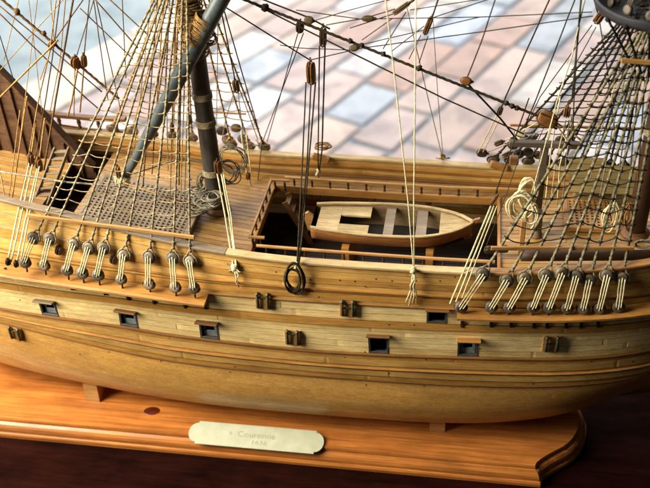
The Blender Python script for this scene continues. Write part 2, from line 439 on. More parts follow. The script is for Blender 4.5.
def handrail(name, pts, h, n_posts, mat='orange_wood', w=1.7, th=1.5, x_posts=None):
    """rail on short square posts along the polyline pts (deck level)"""
    pts = [Vector(p) for p in pts]
    mb = MB(); t = (pts[-1]-pts[0]); t.normalize(); u = Vector((t.y, -t.x, 0))
    mb.sweep([p+Vector((0, 0, h-th)) for p in pts], bar(w, th, .3)); R = mb.build(name, mat, ship); fix_normals(R)
    for i in range(n_posts):
        f = (i+.5)/n_posts; p = pts[0].lerp(pts[-1], f)
        q = MB(); q.lathe([(0, .9), (1, .9), (1.4, .6), (h*.5, .8), (h-th-.7, .55), (h-th, .9)], p, (0, 0, 1), 8)
        q.build('post', 'dark_wood', R)
dz = deck_z(0)
handrail('handrail', [(x, OY1+1.2, deck_z(x)) for x in (-41, -5, 30, 65, 112)], 7.6, 13)
handrail('handrail', [(x, OY0-1.2, deck_z(x)) for x in (-42, -5, 30, 60, 93)], 11.6, 12)
handrail('handrail', [(OX0-1.0, y, deck_z(OX0)) for y in (-31, 0, 30)], 8.2, 6, 'tan_wood')
handrail('handrail', [(x, 31, deck_z(OX0)) for x in (OX0-1.8, OX0+5, OX0+11)], 8.2, 2, 'tan_wood')
handrail('handrail', [(x, -32, deck_z(OX0)) for x in (OX0-1.8, OX0+4, OX0+8)], 8.2, 2, 'orange_wood')

# companion ladders
def ladder(p0, p1, width, side, n, mat='brown_wood'):
    p0, p1, side = Vector(p0), Vector(p1), Vector(side).normalized()
    e = empty('ladder', p1, ship)
    d = (p1-p0).normalized(); up = side.cross(d); 
    if up.z < 0: up = -up
    for s in (-1, 1):
        mb = MB(); a = p0+side*s*width/2; b = p1+side*s*width/2
        R = Matrix((d, side, up)).transposed(); mb.box((a+b)/2, (b-a).length, 1.0, 3.4, R); mb.build('stringer', mat, e)
    for i in range(n):
        c = p0.lerp(p1, (i+.5)/n); mb = MB(); R = Matrix((Vector((side.y, -side.x, 0)), side, Vector((0, 0, 1)))).transposed()
        mb.box(c, 3.2, width-1, .8, R); mb.build('step', mat, e)
ladder((-38, 22, dz+2), (-22, 22, LZ), 11, (0, 1, 0), 6)

# --------------------------------------------------------------- channels with their deadeyes
def channel(x0, x1, zf, w=10.5, side=-1, mat='tan_wood'):
    mb = MB(); top = []; xs = frange(x0, x1, 6)
    inner = [Vector((x, side*(sec(x, 20)[0]-1.5), zf(x))) for x in xs]; outer = [Vector((x, side*(b_at(x)*.985+w), zf(x))) for x in xs]
    ids = []
    for a, b in zip(inner, outer):
        ids.append([mb.vert(a), mb.vert(b+Vector((0, -side*.4, 0))), mb.vert(b-Vector((0, 0, .4))), mb.vert(b-Vector((0, 0, 2.2))), mb.vert(a-Vector((0, 0, 2.2)))])
    for i in range(len(xs)-1):
        for k in range(5): mb.face((ids[i][k], ids[i][(k+1) % 5], ids[i+1][(k+1) % 5], ids[i+1][k]))
    mb.face(ids[0][::-1]); mb.face(ids[-1])
    o = mb.build('channel', mat, ship); fix_normals(o)
    rl = MB(); rl.sweep([b+Vector((0, side*.55, -2.0)) for b in outer], bar(1.1, 1.9, .3)); r = rl.build('edge_moulding', 'tan_wood', o); fix_normals(r)
    return o
def chz_main(x): return interp(x, [(-240, -18.5), (-200, -19.8), (-116, -21.2), (-66, -24.2)])
def chz_fore(x): return interp(x, [(74, -22.6), (120, -22.4), (180, -20.5)])
CH_M = channel(-240, -69, chz_main); CH_F = channel(74, 179, chz_fore, 9.5, -1, 'tan_wood')
CH_MF = channel(-190, -52, chz_main, 10, 1); CH_FF = channel(94, 182, chz_fore, 9.5, 1, 'tan_wood')

def disc_eye(mb, c, r, ax, th=2.7, holes=True):
    ax = Vector(ax).normalized()
    mb.lathe([(-th*.5, r*.55), (-th*.42, r*.82), (-th*.2, r), (-th*.08, r*.93), (th*.08, r*.93), (th*.2, r), (th*.42, r*.82), (th*.5, r*.55)], c, ax, 14)
def rope_path(a, b, sag=0.0, n=None, wob=.0):
    a, b = Vector(a), Vector(b); L = (b-a).length; n = n or max(3, int(L/6)); out = []
    for i in range(n+1):
        t = i/n; p = a.lerp(b, t); p.z -= sag*4*t*(1-t)
        if 0 < i < n and wob: p += Vector((rnd.uniform(-wob, wob), rnd.uniform(-wob, wob), rnd.uniform(-wob, wob)))
        out.append(p)
    return out
def thick_rope(mb, a, b, r, sag=0, pitch=4.2, n=9):
    L = (Vector(b)-Vector(a)).length
    mb.tube(rope_path(a, b, sag, max(6, int(L/.62)), 0.0), r, n, 0, 2*math.pi/pitch*1.0, 3, .2)
def deadeye_pair(px_up, px_lo, side, zch, Yup=None, chan=None, lan='rope_cream', out=6.2):
    """upper and lower deadeye rove with a three-part lanyard; returns the upper one's centre"""
    if side < 0:
        Xl = atz(px_lo[0], px_lo[1], zch(0)+3).x
        lo = Vector((0, 0, 0))
        for _ in range(4):
            Yl = -(b_at(Xl)*.985+out); P = aty(px_lo[0], px_lo[1], Yl); Xl = P.x
        lo = Vector((P.x, Yl, max(P.z, zch(P.x)+3.3)))
        Xu = Xl
        for _ in range(4):
            Yu = -(max(cap_y(Xu), b_at(Xu)*.925)+2.6); P = aty(px_up[0], px_up[1], Yu); Xu = P.x
        up = Vector(P)
    else: lo, up = Vector(px_lo), Vector(px_up)
    e = empty('deadeye_set', lo-Vector((0, 0, 3.6)), ship)
    d = (up-lo).normalized(); xa = Vector((1, 0, 0)); ax = xa.cross(d).normalized()
    ax = Vector((ax.x, ax.y, ax.z)); R = rnd.uniform(3.35, 3.75)
    ax1 = (ax+Vector((rnd.uniform(-.25, .25), 0, rnd.uniform(-.15, .15)))).normalized(); ax2 = (ax+Vector((rnd.uniform(-.25, .25), 0, rnd.uniform(-.15, .15)))).normalized()
    for c, a_ in ((lo, ax1), (up, ax2)):
        mb = MB(); disc_eye(mb, c, R, a_); mb.build('deadeye', rnd.choice(['deadeye', 'deadeye', 'deadeye_worn']), e)
    # strop of the lower one, down through the channel
    mb = MB(); sd = d.cross(ax)
    mb.tube([lo+Vector((R*1.0*math.cos(t), 0, R*1.0*math.sin(t))) for t in [math.pi*(.9+1.2*k/10) for k in range(11)]], .42, 6)
    mb.tube([lo+Vector((0, 0, -R)), lo+Vector((0, side*.6, -R-3.2))], .6, 6); mb.build('strop', 'iron', e)
    for k in (-1, 0, 1):
        mb = MB(); off = sd*k*1.45; f = ax*(1.75 if ax.y*side > 0 else -1.75)
        a = lo+off*.85+f+d*(.4 if k else -.8)*1; b = up+off+f-d*(.4 if k else -.8)
        mb.tube([lo+off*.8+f*.3, a]+rope_path(a, b, 0, 5, .12)[1:-1]+[b, up+off*.9+f*.3], .36, 6); mb.build('lanyard', lan, e)
    return up, e, R
L_UP = [(34, 238), (50, 239), (74, 244), (89, 248), (104, 248), (124, 255), (149, 257), (173, 258), (190, 261)]
L_LO = [(25, 262), (44, 265), (67, 270), (82, 273), (98, 275), (121, 279), (149, 284), (175, 287), (194, 288)]
R_UP = [(483, 274), (507, 280), (525, 278), (546, 275), (562, 273), (576, 276), (589, 280), (607, 275), (622, 278)]
R_LO = [(461, 307), (491, 307), (509, 307), (533, 307), (549, 307), (567, 308), (583, 308), (599, 309), (618, 308)]

def shroud_net(ups, heads, rope, rat_rope, pole_t, z_step, pole_mat='orange_wood', pole_over=(3, 3), top_gap=.94, r=.68, rat_r=.34, first=1.2, rat_mat=None, pole_r=1.15, skip_rat=None):
    e = empty('shroud_net', sum((Vector(u) for u in ups), Vector())/len(ups), ship)
    lines = []
    for (u, ax_r), h in zip(ups, heads) if isinstance(ups[0], tuple) else zip([(u, 3.5) for u in ups], heads):
        u = Vector(u); h = Vector(h); d = (h-u).normalized()
        mb = MB(); s0 = u+d*3.3
        # the shroud is turned in round its deadeye and seized
        rr = 3.75; sdir = Vector((1, 0, 0)); sdir = (sdir-d*sdir.dot(d)).normalized()
        arc = [u+(sdir*math.cos(t)+d*math.sin(t))*rr for t in [math.pi*(-.95+1.9*k/16)-math.pi/2+math.pi for k in range(0)]]
        loop = [u+d*6.5-sdir*.3]+[u+(d*math.cos(t)+sdir*math.sin(t))*rr for t in [-.5-2*(math.pi-.5)*k/14 for k in range(15)]]+[u+d*6.5+sdir*.3]
        mb.tube(loop, .55, 7)
        thick_rope(mb, u+d*6.0, h, r)
        for kk in (6.2, 9.5): mb.blob(u+d*kk, (1.15, 1.15, 1.0), 0, .2)
        mb.build('shroud', rope, e); lines.append((u, h))
    # sheer pole
    a = lines[0][0].lerp(lines[0][1], 0); 
    dA = (lines[0][1]-lines[0][0]).normalized(); dB = (lines[-1][1]-lines[-1][0]).normalized()
    sgn = -1 if a.y < 0 else 1
    if pole_t:
        if isinstance(pole_t, tuple): A, B = pole_t
        else: A = lines[0][0]+dA*pole_t; B = lines[-1][0]+dB*pole_t
        t = (B-A).normalized(); A2 = A-t*pole_over[0]+Vector((0, sgn*1.2, 0)); B2 = B+t*pole_over[1]+Vector((0, sgn*1.2, 0))
        mb = MB(); R = Matrix((t, Vector((0, 1, 0)), t.cross(Vector((0, 1, 0))))).transposed()
        mb.box((A2+B2)/2, (B2-A2).length, 1.5, pole_r*2, R, 0, .3); mb.build('sheer_pole', pole_mat, e)
    # ratlines, each a line of its own with a hitch on every shroud
    t = first; kk = 0
    Ltot = min((h-u).length for u, h in lines)
    while True:
        f = t/Ltot
        if f > top_gap: break
        mb = MB(); pts = []; knots = []
        tilt = rnd.uniform(-.008, .008)
        for i, (u, h) in enumerate(lines):
            p = u.lerp(h, f+tilt*(i/len(lines)-.5)+rnd.uniform(-.004, .004)); p += Vector((0, sgn*.25, 0)); knots.append(p)
        ex0 = (knots[0]-knots[1])*.0+(knots[0]-knots[1]).normalized()*rnd.uniform(1.0, 2.4); ex1 = (knots[-1]-knots[-2]).normalized()*rnd.uniform(1.0, 2.2)
        pts.append(knots[0]+ex0+Vector((0, 0, rnd.uniform(.2, 1.2))))
        for i in range(len(knots)-1):
            w = (knots[i+1]-knots[i]).length; sg = w*rnd.uniform(.05, .13)
            pts += rope_path(knots[i], knots[i+1], sg, 5, .08)[:-1]
        pts += [knots[-1], knots[-1]+ex1]
        mb.tube(pts, rat_r, 5)
        for p in knots: mb.blob(p, (r*1.6, r*1.6, r*1.35), 0, .3)
        mb.build('ratline', rat_rope, e)
        t += z_step*rnd.uniform(.93, 1.07)*(1-.25*f); kk += 1
    return e, lines

MAST_X = -77.0
main_head = Vector((MAST_X-1, 0, 152))
ups = []
for u, l in zip(L_UP, L_LO):
    up, e, R = deadeye_pair(u, l, -1, chz_main); ups.append(up)
heads = [main_head+Vector((-4+1.0*i, -3.2+(i % 3)*.4, -2+.9*i)) for i in range(len(ups))]
shroud_net(ups, heads, 'rope_shroud', 'rope_net', (aty(36, 215, -49.5), aty(190, 235.5, -54)), 7.6, top_gap=.9, first=19, pole_over=(5, 3), r=.58, rat_r=.31)
FORE_X = aty(657, 120, 0).x
fore_head = aty(655, 22, 0)
ups = []
for u, l in zip(R_UP, R_LO):
    up, e, R = deadeye_pair(u, l, -1, chz_fore, out=5.6); ups.append(up)
heads = [fore_head+Vector((-8+1.9*i, -3.4, -4+.5*i)) for i in range(len(ups))]
shroud_net(ups, heads, 'rope_olive', 'rope_dark', 17.5, 8.0, top_gap=.95, first=21, r=.74, rat_r=.38, pole_over=(5, 3))
# the far nets
def far_net(xs, zc, head, n_head, rope, rat, step, pole=None, r=.55, spread=1.0):
    ups = []
    for x in xs:
        lo = Vector((x, b_at(x)*.985+6, zc(x)+4)); up = Vector((x+1.5, cap_y(x)+3, cap_z(x)+3.5))
        u, e, R = deadeye_pair(up, lo, 1, zc); ups.append(u)
    heads = [head+Vector((-4*spread+spread*8*i/(len(xs)-1), 3, -2+.6*i)) for i in range(len(xs))]
    return shroud_net(ups, heads, rope, rat, pole, step, r=r, rat_r=.32, top_gap=.92, first=17)
far_net([-160, -147, -134, -121, -108, -95, -82, -70, -60], chz_main, main_head, 9, 'rope_tan', 'rope_tan', 8.6, None)
far_net([90, 101, 112, 123, 133, 143, 152, 161, 169], chz_fore, fore_head+Vector((-9, 0, 3)), 9, 'rope_dark', 'rope_black', 6.6, None, .6, 1.5)

# chain plates under the channels
for pts, ch in (([(11, 272), (30, 279), (48, 281), (72, 286), (105, 291), (128, 296), (154, 300), (185, 304), (205, 305)], CH_M),
                ([(462, 323), (491, 323), (511, 323), (534, 324), (547, 324), (566, 324), (581, 324), (598, 323)], CH_F)):
    for px, py in pts:
        X, v = hull_pt(px, py); p = hp(X, v, -1, .6)
        mb = MB(); mb.box(p+Vector((0, -.2, 0)), 1.7, 1.2, 5.2, None, 0, .35)
        mb.tube([p+Vector((0, -.6, 2.2)), p+Vector((rnd.uniform(-.6, .6), -2.2, 5.2)), p+Vector((0, -5, 7))], .5, 6); mb.build('chain_plate', 'iron', ch)

# --------------------------------------------------------------- gun ports
def port_frame(X, vm):
    p = hp(X, vm, -1); t = (hp(X+3, vm, -1)-hp(X-3, vm, -1)).normalized(); up = (hp(X, vm-4, -1)-hp(X, vm+4, -1)); up = (up-t*up.dot(t)).normalized()
    n = t.cross(up); n = n if n.y < 0 else -n
    return p, t, up, n
for k, (a, b, c, d) in enumerate(PORTS):
    X = (a+b)/2; p, t, up, n = port_frame(X, (c+d)/2)
    w = b-a; h = (hp(X, c, -1)-hp(X, d, -1)).length; e = empty('gun_port', p-up*h/2, ship); R = Matrix((t, -n, up)).transposed()
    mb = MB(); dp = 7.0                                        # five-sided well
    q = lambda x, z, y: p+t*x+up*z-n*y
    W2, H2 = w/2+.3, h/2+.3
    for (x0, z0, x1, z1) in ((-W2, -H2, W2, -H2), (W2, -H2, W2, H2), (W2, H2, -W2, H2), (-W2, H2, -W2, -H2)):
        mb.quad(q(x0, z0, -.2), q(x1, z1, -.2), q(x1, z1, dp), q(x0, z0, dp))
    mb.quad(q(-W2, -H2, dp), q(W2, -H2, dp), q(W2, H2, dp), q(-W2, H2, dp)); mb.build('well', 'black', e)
    fr = MB(); th = 1.15
    fr.box(q(0, -H2+th/2, 1.0), w+.2, 2.2, th*1.5, R); fr.box(q(-W2+th*.5, 0, 1.1), th, 2.2, h, R); fr.box(q(W2-th*.5, 0, 1.1), th, 2.2, h, R)
    fr.build('port_frame', 'port_dark', e)
    if k < 3 or k == 4:
        f2 = MB(); f2.box(q(0, -H2*.55, 2.6), w*.74, 1.2, h*.3, R); f2.box(q(-W2*.6, 0, 2.6), w*.16, 1.0, h*.7, R); f2.box(q(W2*.6, 0, 2.6), w*.16, 1.0, h*.7, R); f2.build('inner_sill', 'port_lining', e)
    lid = MB(); lean = 1.15 if k != 3 else .9
    ld = (n*math.sin(lean)+up*math.cos(lean)*.55).normalized(); ln = t.cross(ld)
    R2 = Matrix((t, ld, t.cross(ld))).transposed(); ll = [4.2, 3.8, 4.6, 4.2, 4.8, 4.0][k]
    lid.box(q(-.3 if k < 3 else .2, H2+.8, -.3)+ld*ll/2, w+2.6, ll, 1.1, R2, 0, .25)
    lid.build('port_lid', ['grey_wood', 'brown_wood', 'brown_wood', 'brown_wood', 'tan_wood', 'brown_wood'][k], e)
# closed ports: a square lid with two upright straps
for k, (px, py, plate) in enumerate([(16.5, 333, 0), (263.5, 300.5, 1), (293, 337, 1), (348, 308, 1), (551, 343.5, 1)]):
    X, v = hull_pt(px, py); p, t, up, n = port_frame(X, v); R = Matrix((t, -n, up)).transposed()
    p = p+n*raise_at(v)
    mb = MB(); mb.box(p+n*.25, 9.6, 1.3, 11.2, R, 0, .2); o = mb.build('closed_port', 'tan_wood' if plate != 1 else 'orange_wood', ship)
    for s in (-1, 1):
        mb = MB(); c = p+t*s*3.0+n*1.3
        mb.tube([c-up*5-n*.5, c-up*4+n*.6, c+up*4.2+n*1.0, c+up*6.8+n*.2], [.65, .85, .85, .7], 7)
        mb.blob(c+up*5.6+n*.8, 1.1, 0, .1)
        mb.build('hinge_strap', 'iron_green', o)
    mb = MB(); c = p+n*1.5+up*(3.4 if k < 3 else 1); mb.tube([c-t*3, c+t*3], .45, 6); mb.build('hinge_pin', 'iron_green', o)

# --------------------------------------------------------------- masts, yard, top
def mast(x, z0, z1, r0, r1, bands, mat='mast'):
    mb = MB(); zz = frange(z0, z1, 6); mb.tube([(x, 0, z) for z in zz], [r0+(r1-r0)*(z-z0)/(z1-z0) for z in zz], 24)
    o = mb.build('mast', mat, ship)
    for z in bands:
        r = r0+(r1-r0)*(z-z0)/(z1-z0)
        b = MB()
        for k in range(5):
            zc = z-1.6+k*.8; b.tube([(x+(r+.25)*math.cos(t), (r+.25)*math.sin(t), zc) for t in [2*math.pi*j/24 for j in range(25)]], .46, 6, cap=False)
        b.build('rope_band', 'band', o)
    c = MB(); c.lathe([(0, r0+3), (1.4, r0+2.8), (2, r0+1), (3.4, r0+.4)], (x, 0, z0-.4), (0, 0, 1), 20); c.build('mast_coat', 'brown_wood', o)
    return o
z_a = aty(201, 95, 0).z; z_b = aty(208, 122, 0).z
mast(MAST_X, deck_z(MAST_X), 175, 5.6, 4.6, [z_a, z_b, 22])
FM = mast(FORE_X, deck_z(FORE_X), 150, 5.6, 4.8, [60], 'dark_wood')
# dark grey yard slung across the mast, low end towards the stern
Ya = aty(119, 189, -10); Yb = aty(224, -6, -11); d = (Yb-Ya).normalized()
mb = MB(); ts = [0, .01, .03, .15, .35, .6, .8, 1, 1.25]; rr = [.6, 1.3, 1.6, 2.6, 3.6, 4.4, 4.6, 4.5, 4.0]
mb.tube([Ya+(Yb-Ya)*t for t in ts], rr, 22); YARD = mb.build('yard', 'spar', ship)
sl = aty(200, 30, -10); mb = MB()
for k in range(26):
    c = sl+d*(-7+k*.62)+Vector((rnd.uniform(-.3, .3),)*3)
    tl = rnd.uniform(-.35, .35); a = d.cross(Vector((0, 1, 0))).normalized(); b = d.cross(a)
    R_ = 5.2+rnd.uniform(0, .9)
    mb.tube([c+(a*math.cos(t)+b*math.sin(t))*R_+d*tl*math.sin(t)*3 for t in [2*math.pi*j/18 for j in range(19)]], .42, 5, cap=False)
mb.build('yard_lashing', 'rope_tan', YARD)
mb = MB()
for k in range(14):
    c = sl+Vector((-1+rnd.uniform(-1, 1), 5+rnd.uniform(-3, 2), rnd.uniform(-9, 9)))
    tl = rnd.uniform(-.6, .6); mb.tube([c+Vector((7.2*math.cos(t), 6.4*math.sin(t), tl*5*math.sin(t+k))) for t in [2*math.pi*j/18 for j in range(19)]], .4, 5, cap=False)
mb.build('parrel_lashing', 'rope_brown', YARD)
mb = MB()
for k in range(30):                                          # masthead lashings where the shrouds gather
    zc = aty(188, 52, 0).z+k*1.25; R_ = 6.4+rnd.uniform(0, 1.6)-k*.03; tl = rnd.uniform(-.5, .5)
    mb.tube([Vector((MAST_X+R_*math.cos(t), R_*math.sin(t)-1, zc+tl*3*math.sin(t))) for t in [2*math.pi*j/18 for j in range(19)]], .5, 5, cap=False)
mb.build('masthead_lashing', 'rope_tan', YARD)
mb = MB(); c = Ya+d*9
for k in range(9):
    a = d.cross(Vector((0, 1, 0))).normalized(); b = d.cross(a); cc = c+d*(k*.8-3.5)
    mb.tube([cc+(a*math.cos(t)+b*math.sin(t))*(2.8+.2*(k % 2)) for t in [2*math.pi*j/14 for j in range(15)]], .42, 5, cap=False)
for q in range(3): mb.tube([c, c+Vector((-3-q, -2.5, 3)), c+Vector((-5, -3, -1-q*2)), c+Vector((-3.5+q, -3, -5))], .38, 5)
mb.build('yard_lashing', 'rope_cream', YARD)

# fighting top on the foremast
tc = aty(665, 9, 0); FT = tc.x-2
TOP = MB(); TOP.lathe([(0, 26), (.4, 33), (2.2, 34.2), (2.8, 34), (5.2, 35), (5.8, 34.6), (5.8, 33.4), (3.0, 32.6), (2.9, 6)], (FT+2, 0, tc.z), (0, 0, 1), 48)
TP = TOP.build('fighting_top', 'top_black', ship)
for k in range(16):
    a = 2*math.pi*k/16; p = Vector((FT+2+30*math.cos(a), 30*math.sin(a), tc.z+7.5))
    mb = MB(); disc_eye(mb, p, 2.6, (math.cos(a), math.sin(a), .2), 2.4); disc_eye(mb, p+Vector((-2.5*math.cos(a), -2.5*math.sin(a), 9)), 2.6, (math.cos(a), math.sin(a), .2), 2.4)
    for j in (-1, 0, 1): mb.tube([p+Vector((-math.sin(a)*j, math.cos(a)*j, 1)), p+Vector((-2.5*math.cos(a)-math.sin(a)*j, -2.5*math.sin(a)+math.cos(a)*j, 8))], .4, 5)
    mb.tube([p+Vector((-2.5*math.cos(a), -2.5*math.sin(a), 11)), Vector((FT+2+3*math.cos(a), 3*math.sin(a), tc.z+75))], .55, 6)
    mb.build('topmast_deadeye', 'deadeye' if k % 3 else 'block_dark', TP)
mb = MB()
for k in range(34):
    a = rnd.uniform(0, 6.28); r = rnd.uniform(8, 29); c = Vector((FT+2+r*math.cos(a), r*math.sin(a), tc.z+3.4))
    R_ = rnd.uniform(1.6, 3.6); mb.tube([c+Vector((R_*math.cos(t), R_*.8*math.sin(t), rnd.uniform(0, 2.4))) for t in [2*math.pi*j/12 for j in range(13)]], .5, 5)
mb.build('rope_tangle', 'rope_dark', TP)
for k in range(7):                                           # futtock shrouds under the near rim
    a = math.radians(-150+k*20); p = Vector((FT+2+33.6*math.cos(a), 33.6*math.sin(a), tc.z+1)); q = Vector((FT-6+2*k, -12+1.0*abs(k-3), tc.z-34))
    mb = MB(); thick_rope(mb, p, q, .6); mb.blob(p, 1.5); mb.build('futtock_shroud', 'rope_black', TP)
# stave across the fore shrouds below the top
def stave(a, b, w, h, mat, name='stave'):
    a, b = Vector(a), Vector(b); t = (b-a).normalized(); mb = MB(); R = Matrix((t, Vector((0, 1, 0)), t.cross(Vector((0, 1, 0))))).transposed()
    mb.box((a+b)/2, (b-a).length, w, h, R, 0, .25); return mb.build(name, mat, ship)
stave(aty(621, 60.5, -22), aty(662, 63, -22), 1.6, 2.3, 'orange_wood')
stave(aty(620, 32, 12), aty(632, 33, 12), 1.4, 1.8, 'orange_wood')
stave(aty(510, 125, 60), aty(640, 128.5, 60), 1.2, 1.6, 'orange_wood')
stave(aty(213, 112, 58), aty(246, 114, 58), 1.0, 1.3, 'orange_wood')

# --------------------------------------------------------------- deck fittings
def grating(x0, x1, y0, y1, z, cell, mat='grey_wood', fw=3.0, frame='tan_wood', slope=0, name='grating', bw=None):
    zf = lambda x: z+slope*(x-x0)
    mb = MB(); mb.box(((x0+x1)/2, y0-fw/2, z+slope*(x1-x0)/2), x1-x0+2*fw, fw, 3, Matrix.Rotation(-math.atan(slope), 3, 'Y')); mb.box(((x0+x1)/2, y1+fw/2, z+slope*(x1-x0)/2), x1-x0+2*fw, fw, 3, Matrix.Rotation(-math.atan(slope), 3, 'Y'))
    mb.box((x0-fw/2, (y0+y1)/2, zf(x0)), fw, y1-y0-.1, 2.9); mb.box((x1+fw/2, (y0+y1)/2, zf(x1)), fw, y1-y0-.1, 2.9)
    e = mb.build(name, frame, ship)
    bw = bw or cell*.5; g = MB(); R = Matrix.Rotation(-math.atan(slope), 3, 'Y')
    for y in frange(y0, y1, cell): g.box(((x0+x1)/2, y, zf((x0+x1)/2)+.4), (x1-x0), bw, 1.2, R, 0, .1)
    for x in frange(x0, x1, cell): g.box((x, (y0+y1)/2, zf(x)+.55), bw, y1-y0, 1.2, R, 0, .1)
    g.build('lattice', mat, e)
    w = MB(); w.quad((x0, y0, zf(x0)-1.2), (x1, y0, zf(x1)-1.2), (x1, y1, zf(x1)-1.2), (x0, y1, zf(x0)-1.2)); w.build('painted_shade_sheet', 'black', e)  # added black sheet, paints the shade beneath the lattice
    return e
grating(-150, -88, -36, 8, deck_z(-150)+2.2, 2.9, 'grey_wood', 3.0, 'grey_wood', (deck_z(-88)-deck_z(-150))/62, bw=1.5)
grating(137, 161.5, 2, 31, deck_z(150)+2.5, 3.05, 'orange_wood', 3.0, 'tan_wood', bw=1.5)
# two small chocks, a grating and beams that carry the boat
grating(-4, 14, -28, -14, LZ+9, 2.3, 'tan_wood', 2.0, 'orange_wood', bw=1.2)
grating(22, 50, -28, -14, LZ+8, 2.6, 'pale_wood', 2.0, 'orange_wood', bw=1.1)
for x in (6, 56):
    mb = MB(); yc = -6; half = [(-17, LZ), (17, LZ), (17, -14), (12, -14), (8, -17.5), (3, -19.6), (-3, -19.6), (-8, -17.5), (-12, -14), (-17, -14)]
    mb.prism([(x-2.2, yc+a, b) for a, b in half], (4.4, 0, 0)); o = mb.build('boat_chock', 'tan_wood', ship); fix_normals(o)

# poop side with its curved capping, open balustrade, and ladder at the stern end
PY = 22.0
curve = [aty(*q, PY) for q in [(-40, 43), (-14, 61), (0, 72), (14, 86), (28, 101), (45, 118), (58, 132), (72, 147), (86, 161), (95, 170)]]
mb = MB(); base_z = -2
poly = [Vector((p.x, PY, p.z)) for p in curve]+[Vector((curve[-1].x, PY, base_z)), Vector((curve[0].x, PY, base_z))]
mb.prism(poly, (0, 5, 0)); POOP = mb.build('poop_side', 'poop_wood', ship); fix_normals(POOP)
mb = MB(); mb.sweep([p+Vector((0, 1.0, -1.2)) for p in curve], bar(6.5, 4.2, .9), side=(0, 1, 0)); o = mb.build('capping', 'poop_wood', POOP); fix_normals(o)
# panel strips and carved clumps on the poop side
for k in range(7):
    x0 = curve[0].x+6+k*9; zt = interp(x0, sorted([(p.x, p.z) for p in curve]))-5
    if zt < 8: continue
    mb = MB(); mb.box((x0, PY-.6, (base_z+zt)/2), 1.6, 1.6, zt-base_z); mb.build('panel_rib', 'poop_wood', POOP)
# slanted stair beside it
A = aty(61, 146, 16); B = aty(38, 200, -16)
ladder(aty(62, 148, 12), aty(40, 206, -24), 9, (1, .15, 0), 8, 'grey_wood')
mb = MB(); q = [aty(30, 150, 14), aty(58, 143, 14), aty(42, 198, -14), aty(20, 200, -14)]
mb = MB(); mb.quad((QX0-14, QY0, -10), (QX1+6, QY0, -10), (QX1+6, QY1, -10), (QX0-14, QY1, -10)); mb.build('well_floor', 'dark_wood', ship)
# balustrade on the far quarter
bl = [aty(q[0], q[1], 53.5) for q in [(14, 107), (26, 111), (60, 117), (95, 120), (126, 121)]]
mb = MB(); mb.sweep(bl, bar(4.2, 2.8, .5)); BAL = mb.build('balustrade', 'brown_wood', ship); fix_normals(BAL)
bl2 = [p+Vector((0, 0, -9.5)) for p in bl]; mb = MB(); mb.sweep(bl2, bar(3.6, 2.4, .5)); o = mb.build('lower_rail', 'brown_wood', BAL); fix_normals(o)
for k in range(7):
    f = (k+.4)/7*(len(bl)-1); i = int(f); p = bl2[i].lerp(bl2[min(i+1, 4)], f-i)
    mb = MB(); mb.lathe([(2, 1.8), (3, 1.2), (4.5, 1.0), (6.5, 1.5), (8.5, 1.0), (9.6, 1.8)], p, (0, 0, 1), 10); mb.build('baluster', 'brown_wood', BAL)
mb = MB(); pts = [Vector((p.x, p.y, 0)) for p in bl2]
mb.prism([Vector((bl2[0].x, 52.5, cap_z(bl2[0].x)-3)), Vector((bl2[-1].x, 52.5, cap_z(bl2[-1].x)-6)), bl2[-1]+Vector((0, -1, 0)), bl2[0]+Vector((0, -1, 0))], (0, 2.4, 0)); o = mb.build('quarter_board', 'orange_wood', ship); fix_normals(o)

# bitts and gallows before the waist
p = aty(545, 145, 8); dzp = deck_z(p.x)
mb = MB(); mb.box((p.x, 8, (p.z+dzp)/2), 4.4, 4.2, p.z-dzp+4, None, 0, .5); BT = mb.build('bitts', 'bitt_wood', ship)
mb = MB(); cr0, cr1 = aty(509, 142, 8), aty(582, 143, 8); mb.box(((cr0.x+cr1.x)/2, 7.2, p.z+1), cr1.x-cr0.x, 4.4, 3.2, None, 0, .5); mb.build('crosspiece', 'bitt_wood', BT)
q = aty(524, 220, -22); mb = MB(); mb.box((q.x, -22, (q.z+deck_z(q.x))/2), 3, 3, q.z-deck_z(q.x), None, 0, .4); mb.build('post', 'orange_wood', BT)
q = aty(514, 160, 26); mb = MB(); mb.box((q.x, 26, q.z), 5.5, 4, 5.5, None, 0, .6); mb.build('cleat_block', 'brown_wood', BT)
q = aty(537, 228, -2); mb = MB(); mb.lathe([(0, 3.2), (2, 3.2), (4, 2.6), (14, 2.4), (16, 3.2), (18, 2.6)], (q.x, -4, deck_z(q.x)), (0, 0, 1), 12); mb.build('bollard', 'grey_wood', BT)
# long spare spar along the near side, deck house with pale roof
a_, b_ = aty(521, 256, -41), aty(660, 255, -30); mb = MB(); mb.tube(rope_path(a_, b_, 0, 10), 3.0, 14); mb.build('spare_spar', 'dark_wood', ship)
mb = MB(); h0 = 139; mb.box((170, 41, deck_z(160)+5), 58, 22, 10, None, 0, .4); DH = mb.build('deck_house', 'house_wood', ship)
mb = MB(); planked(mb, lambda u, v, s: Vector((u, v, deck_z(160)+10.6+.55*(v-26)-s)), frange(137, 202, 11), frange(26, 57, 4.4), [lin(150, 130, 82)]*9, .2, .3, (30, 60), 1, lambda x, y: y > cap_y(x)-4); mb.build('roof', 'planks', DH)
for k, (cx, cy) in enumerate([(196, -4), (196, 20)]):
    mb = MB(); mb.box((cx, cy, deck_z(190)+6), 4, 20, 14); mb.build('fore_bulkhead', 'dark_wood', DH)

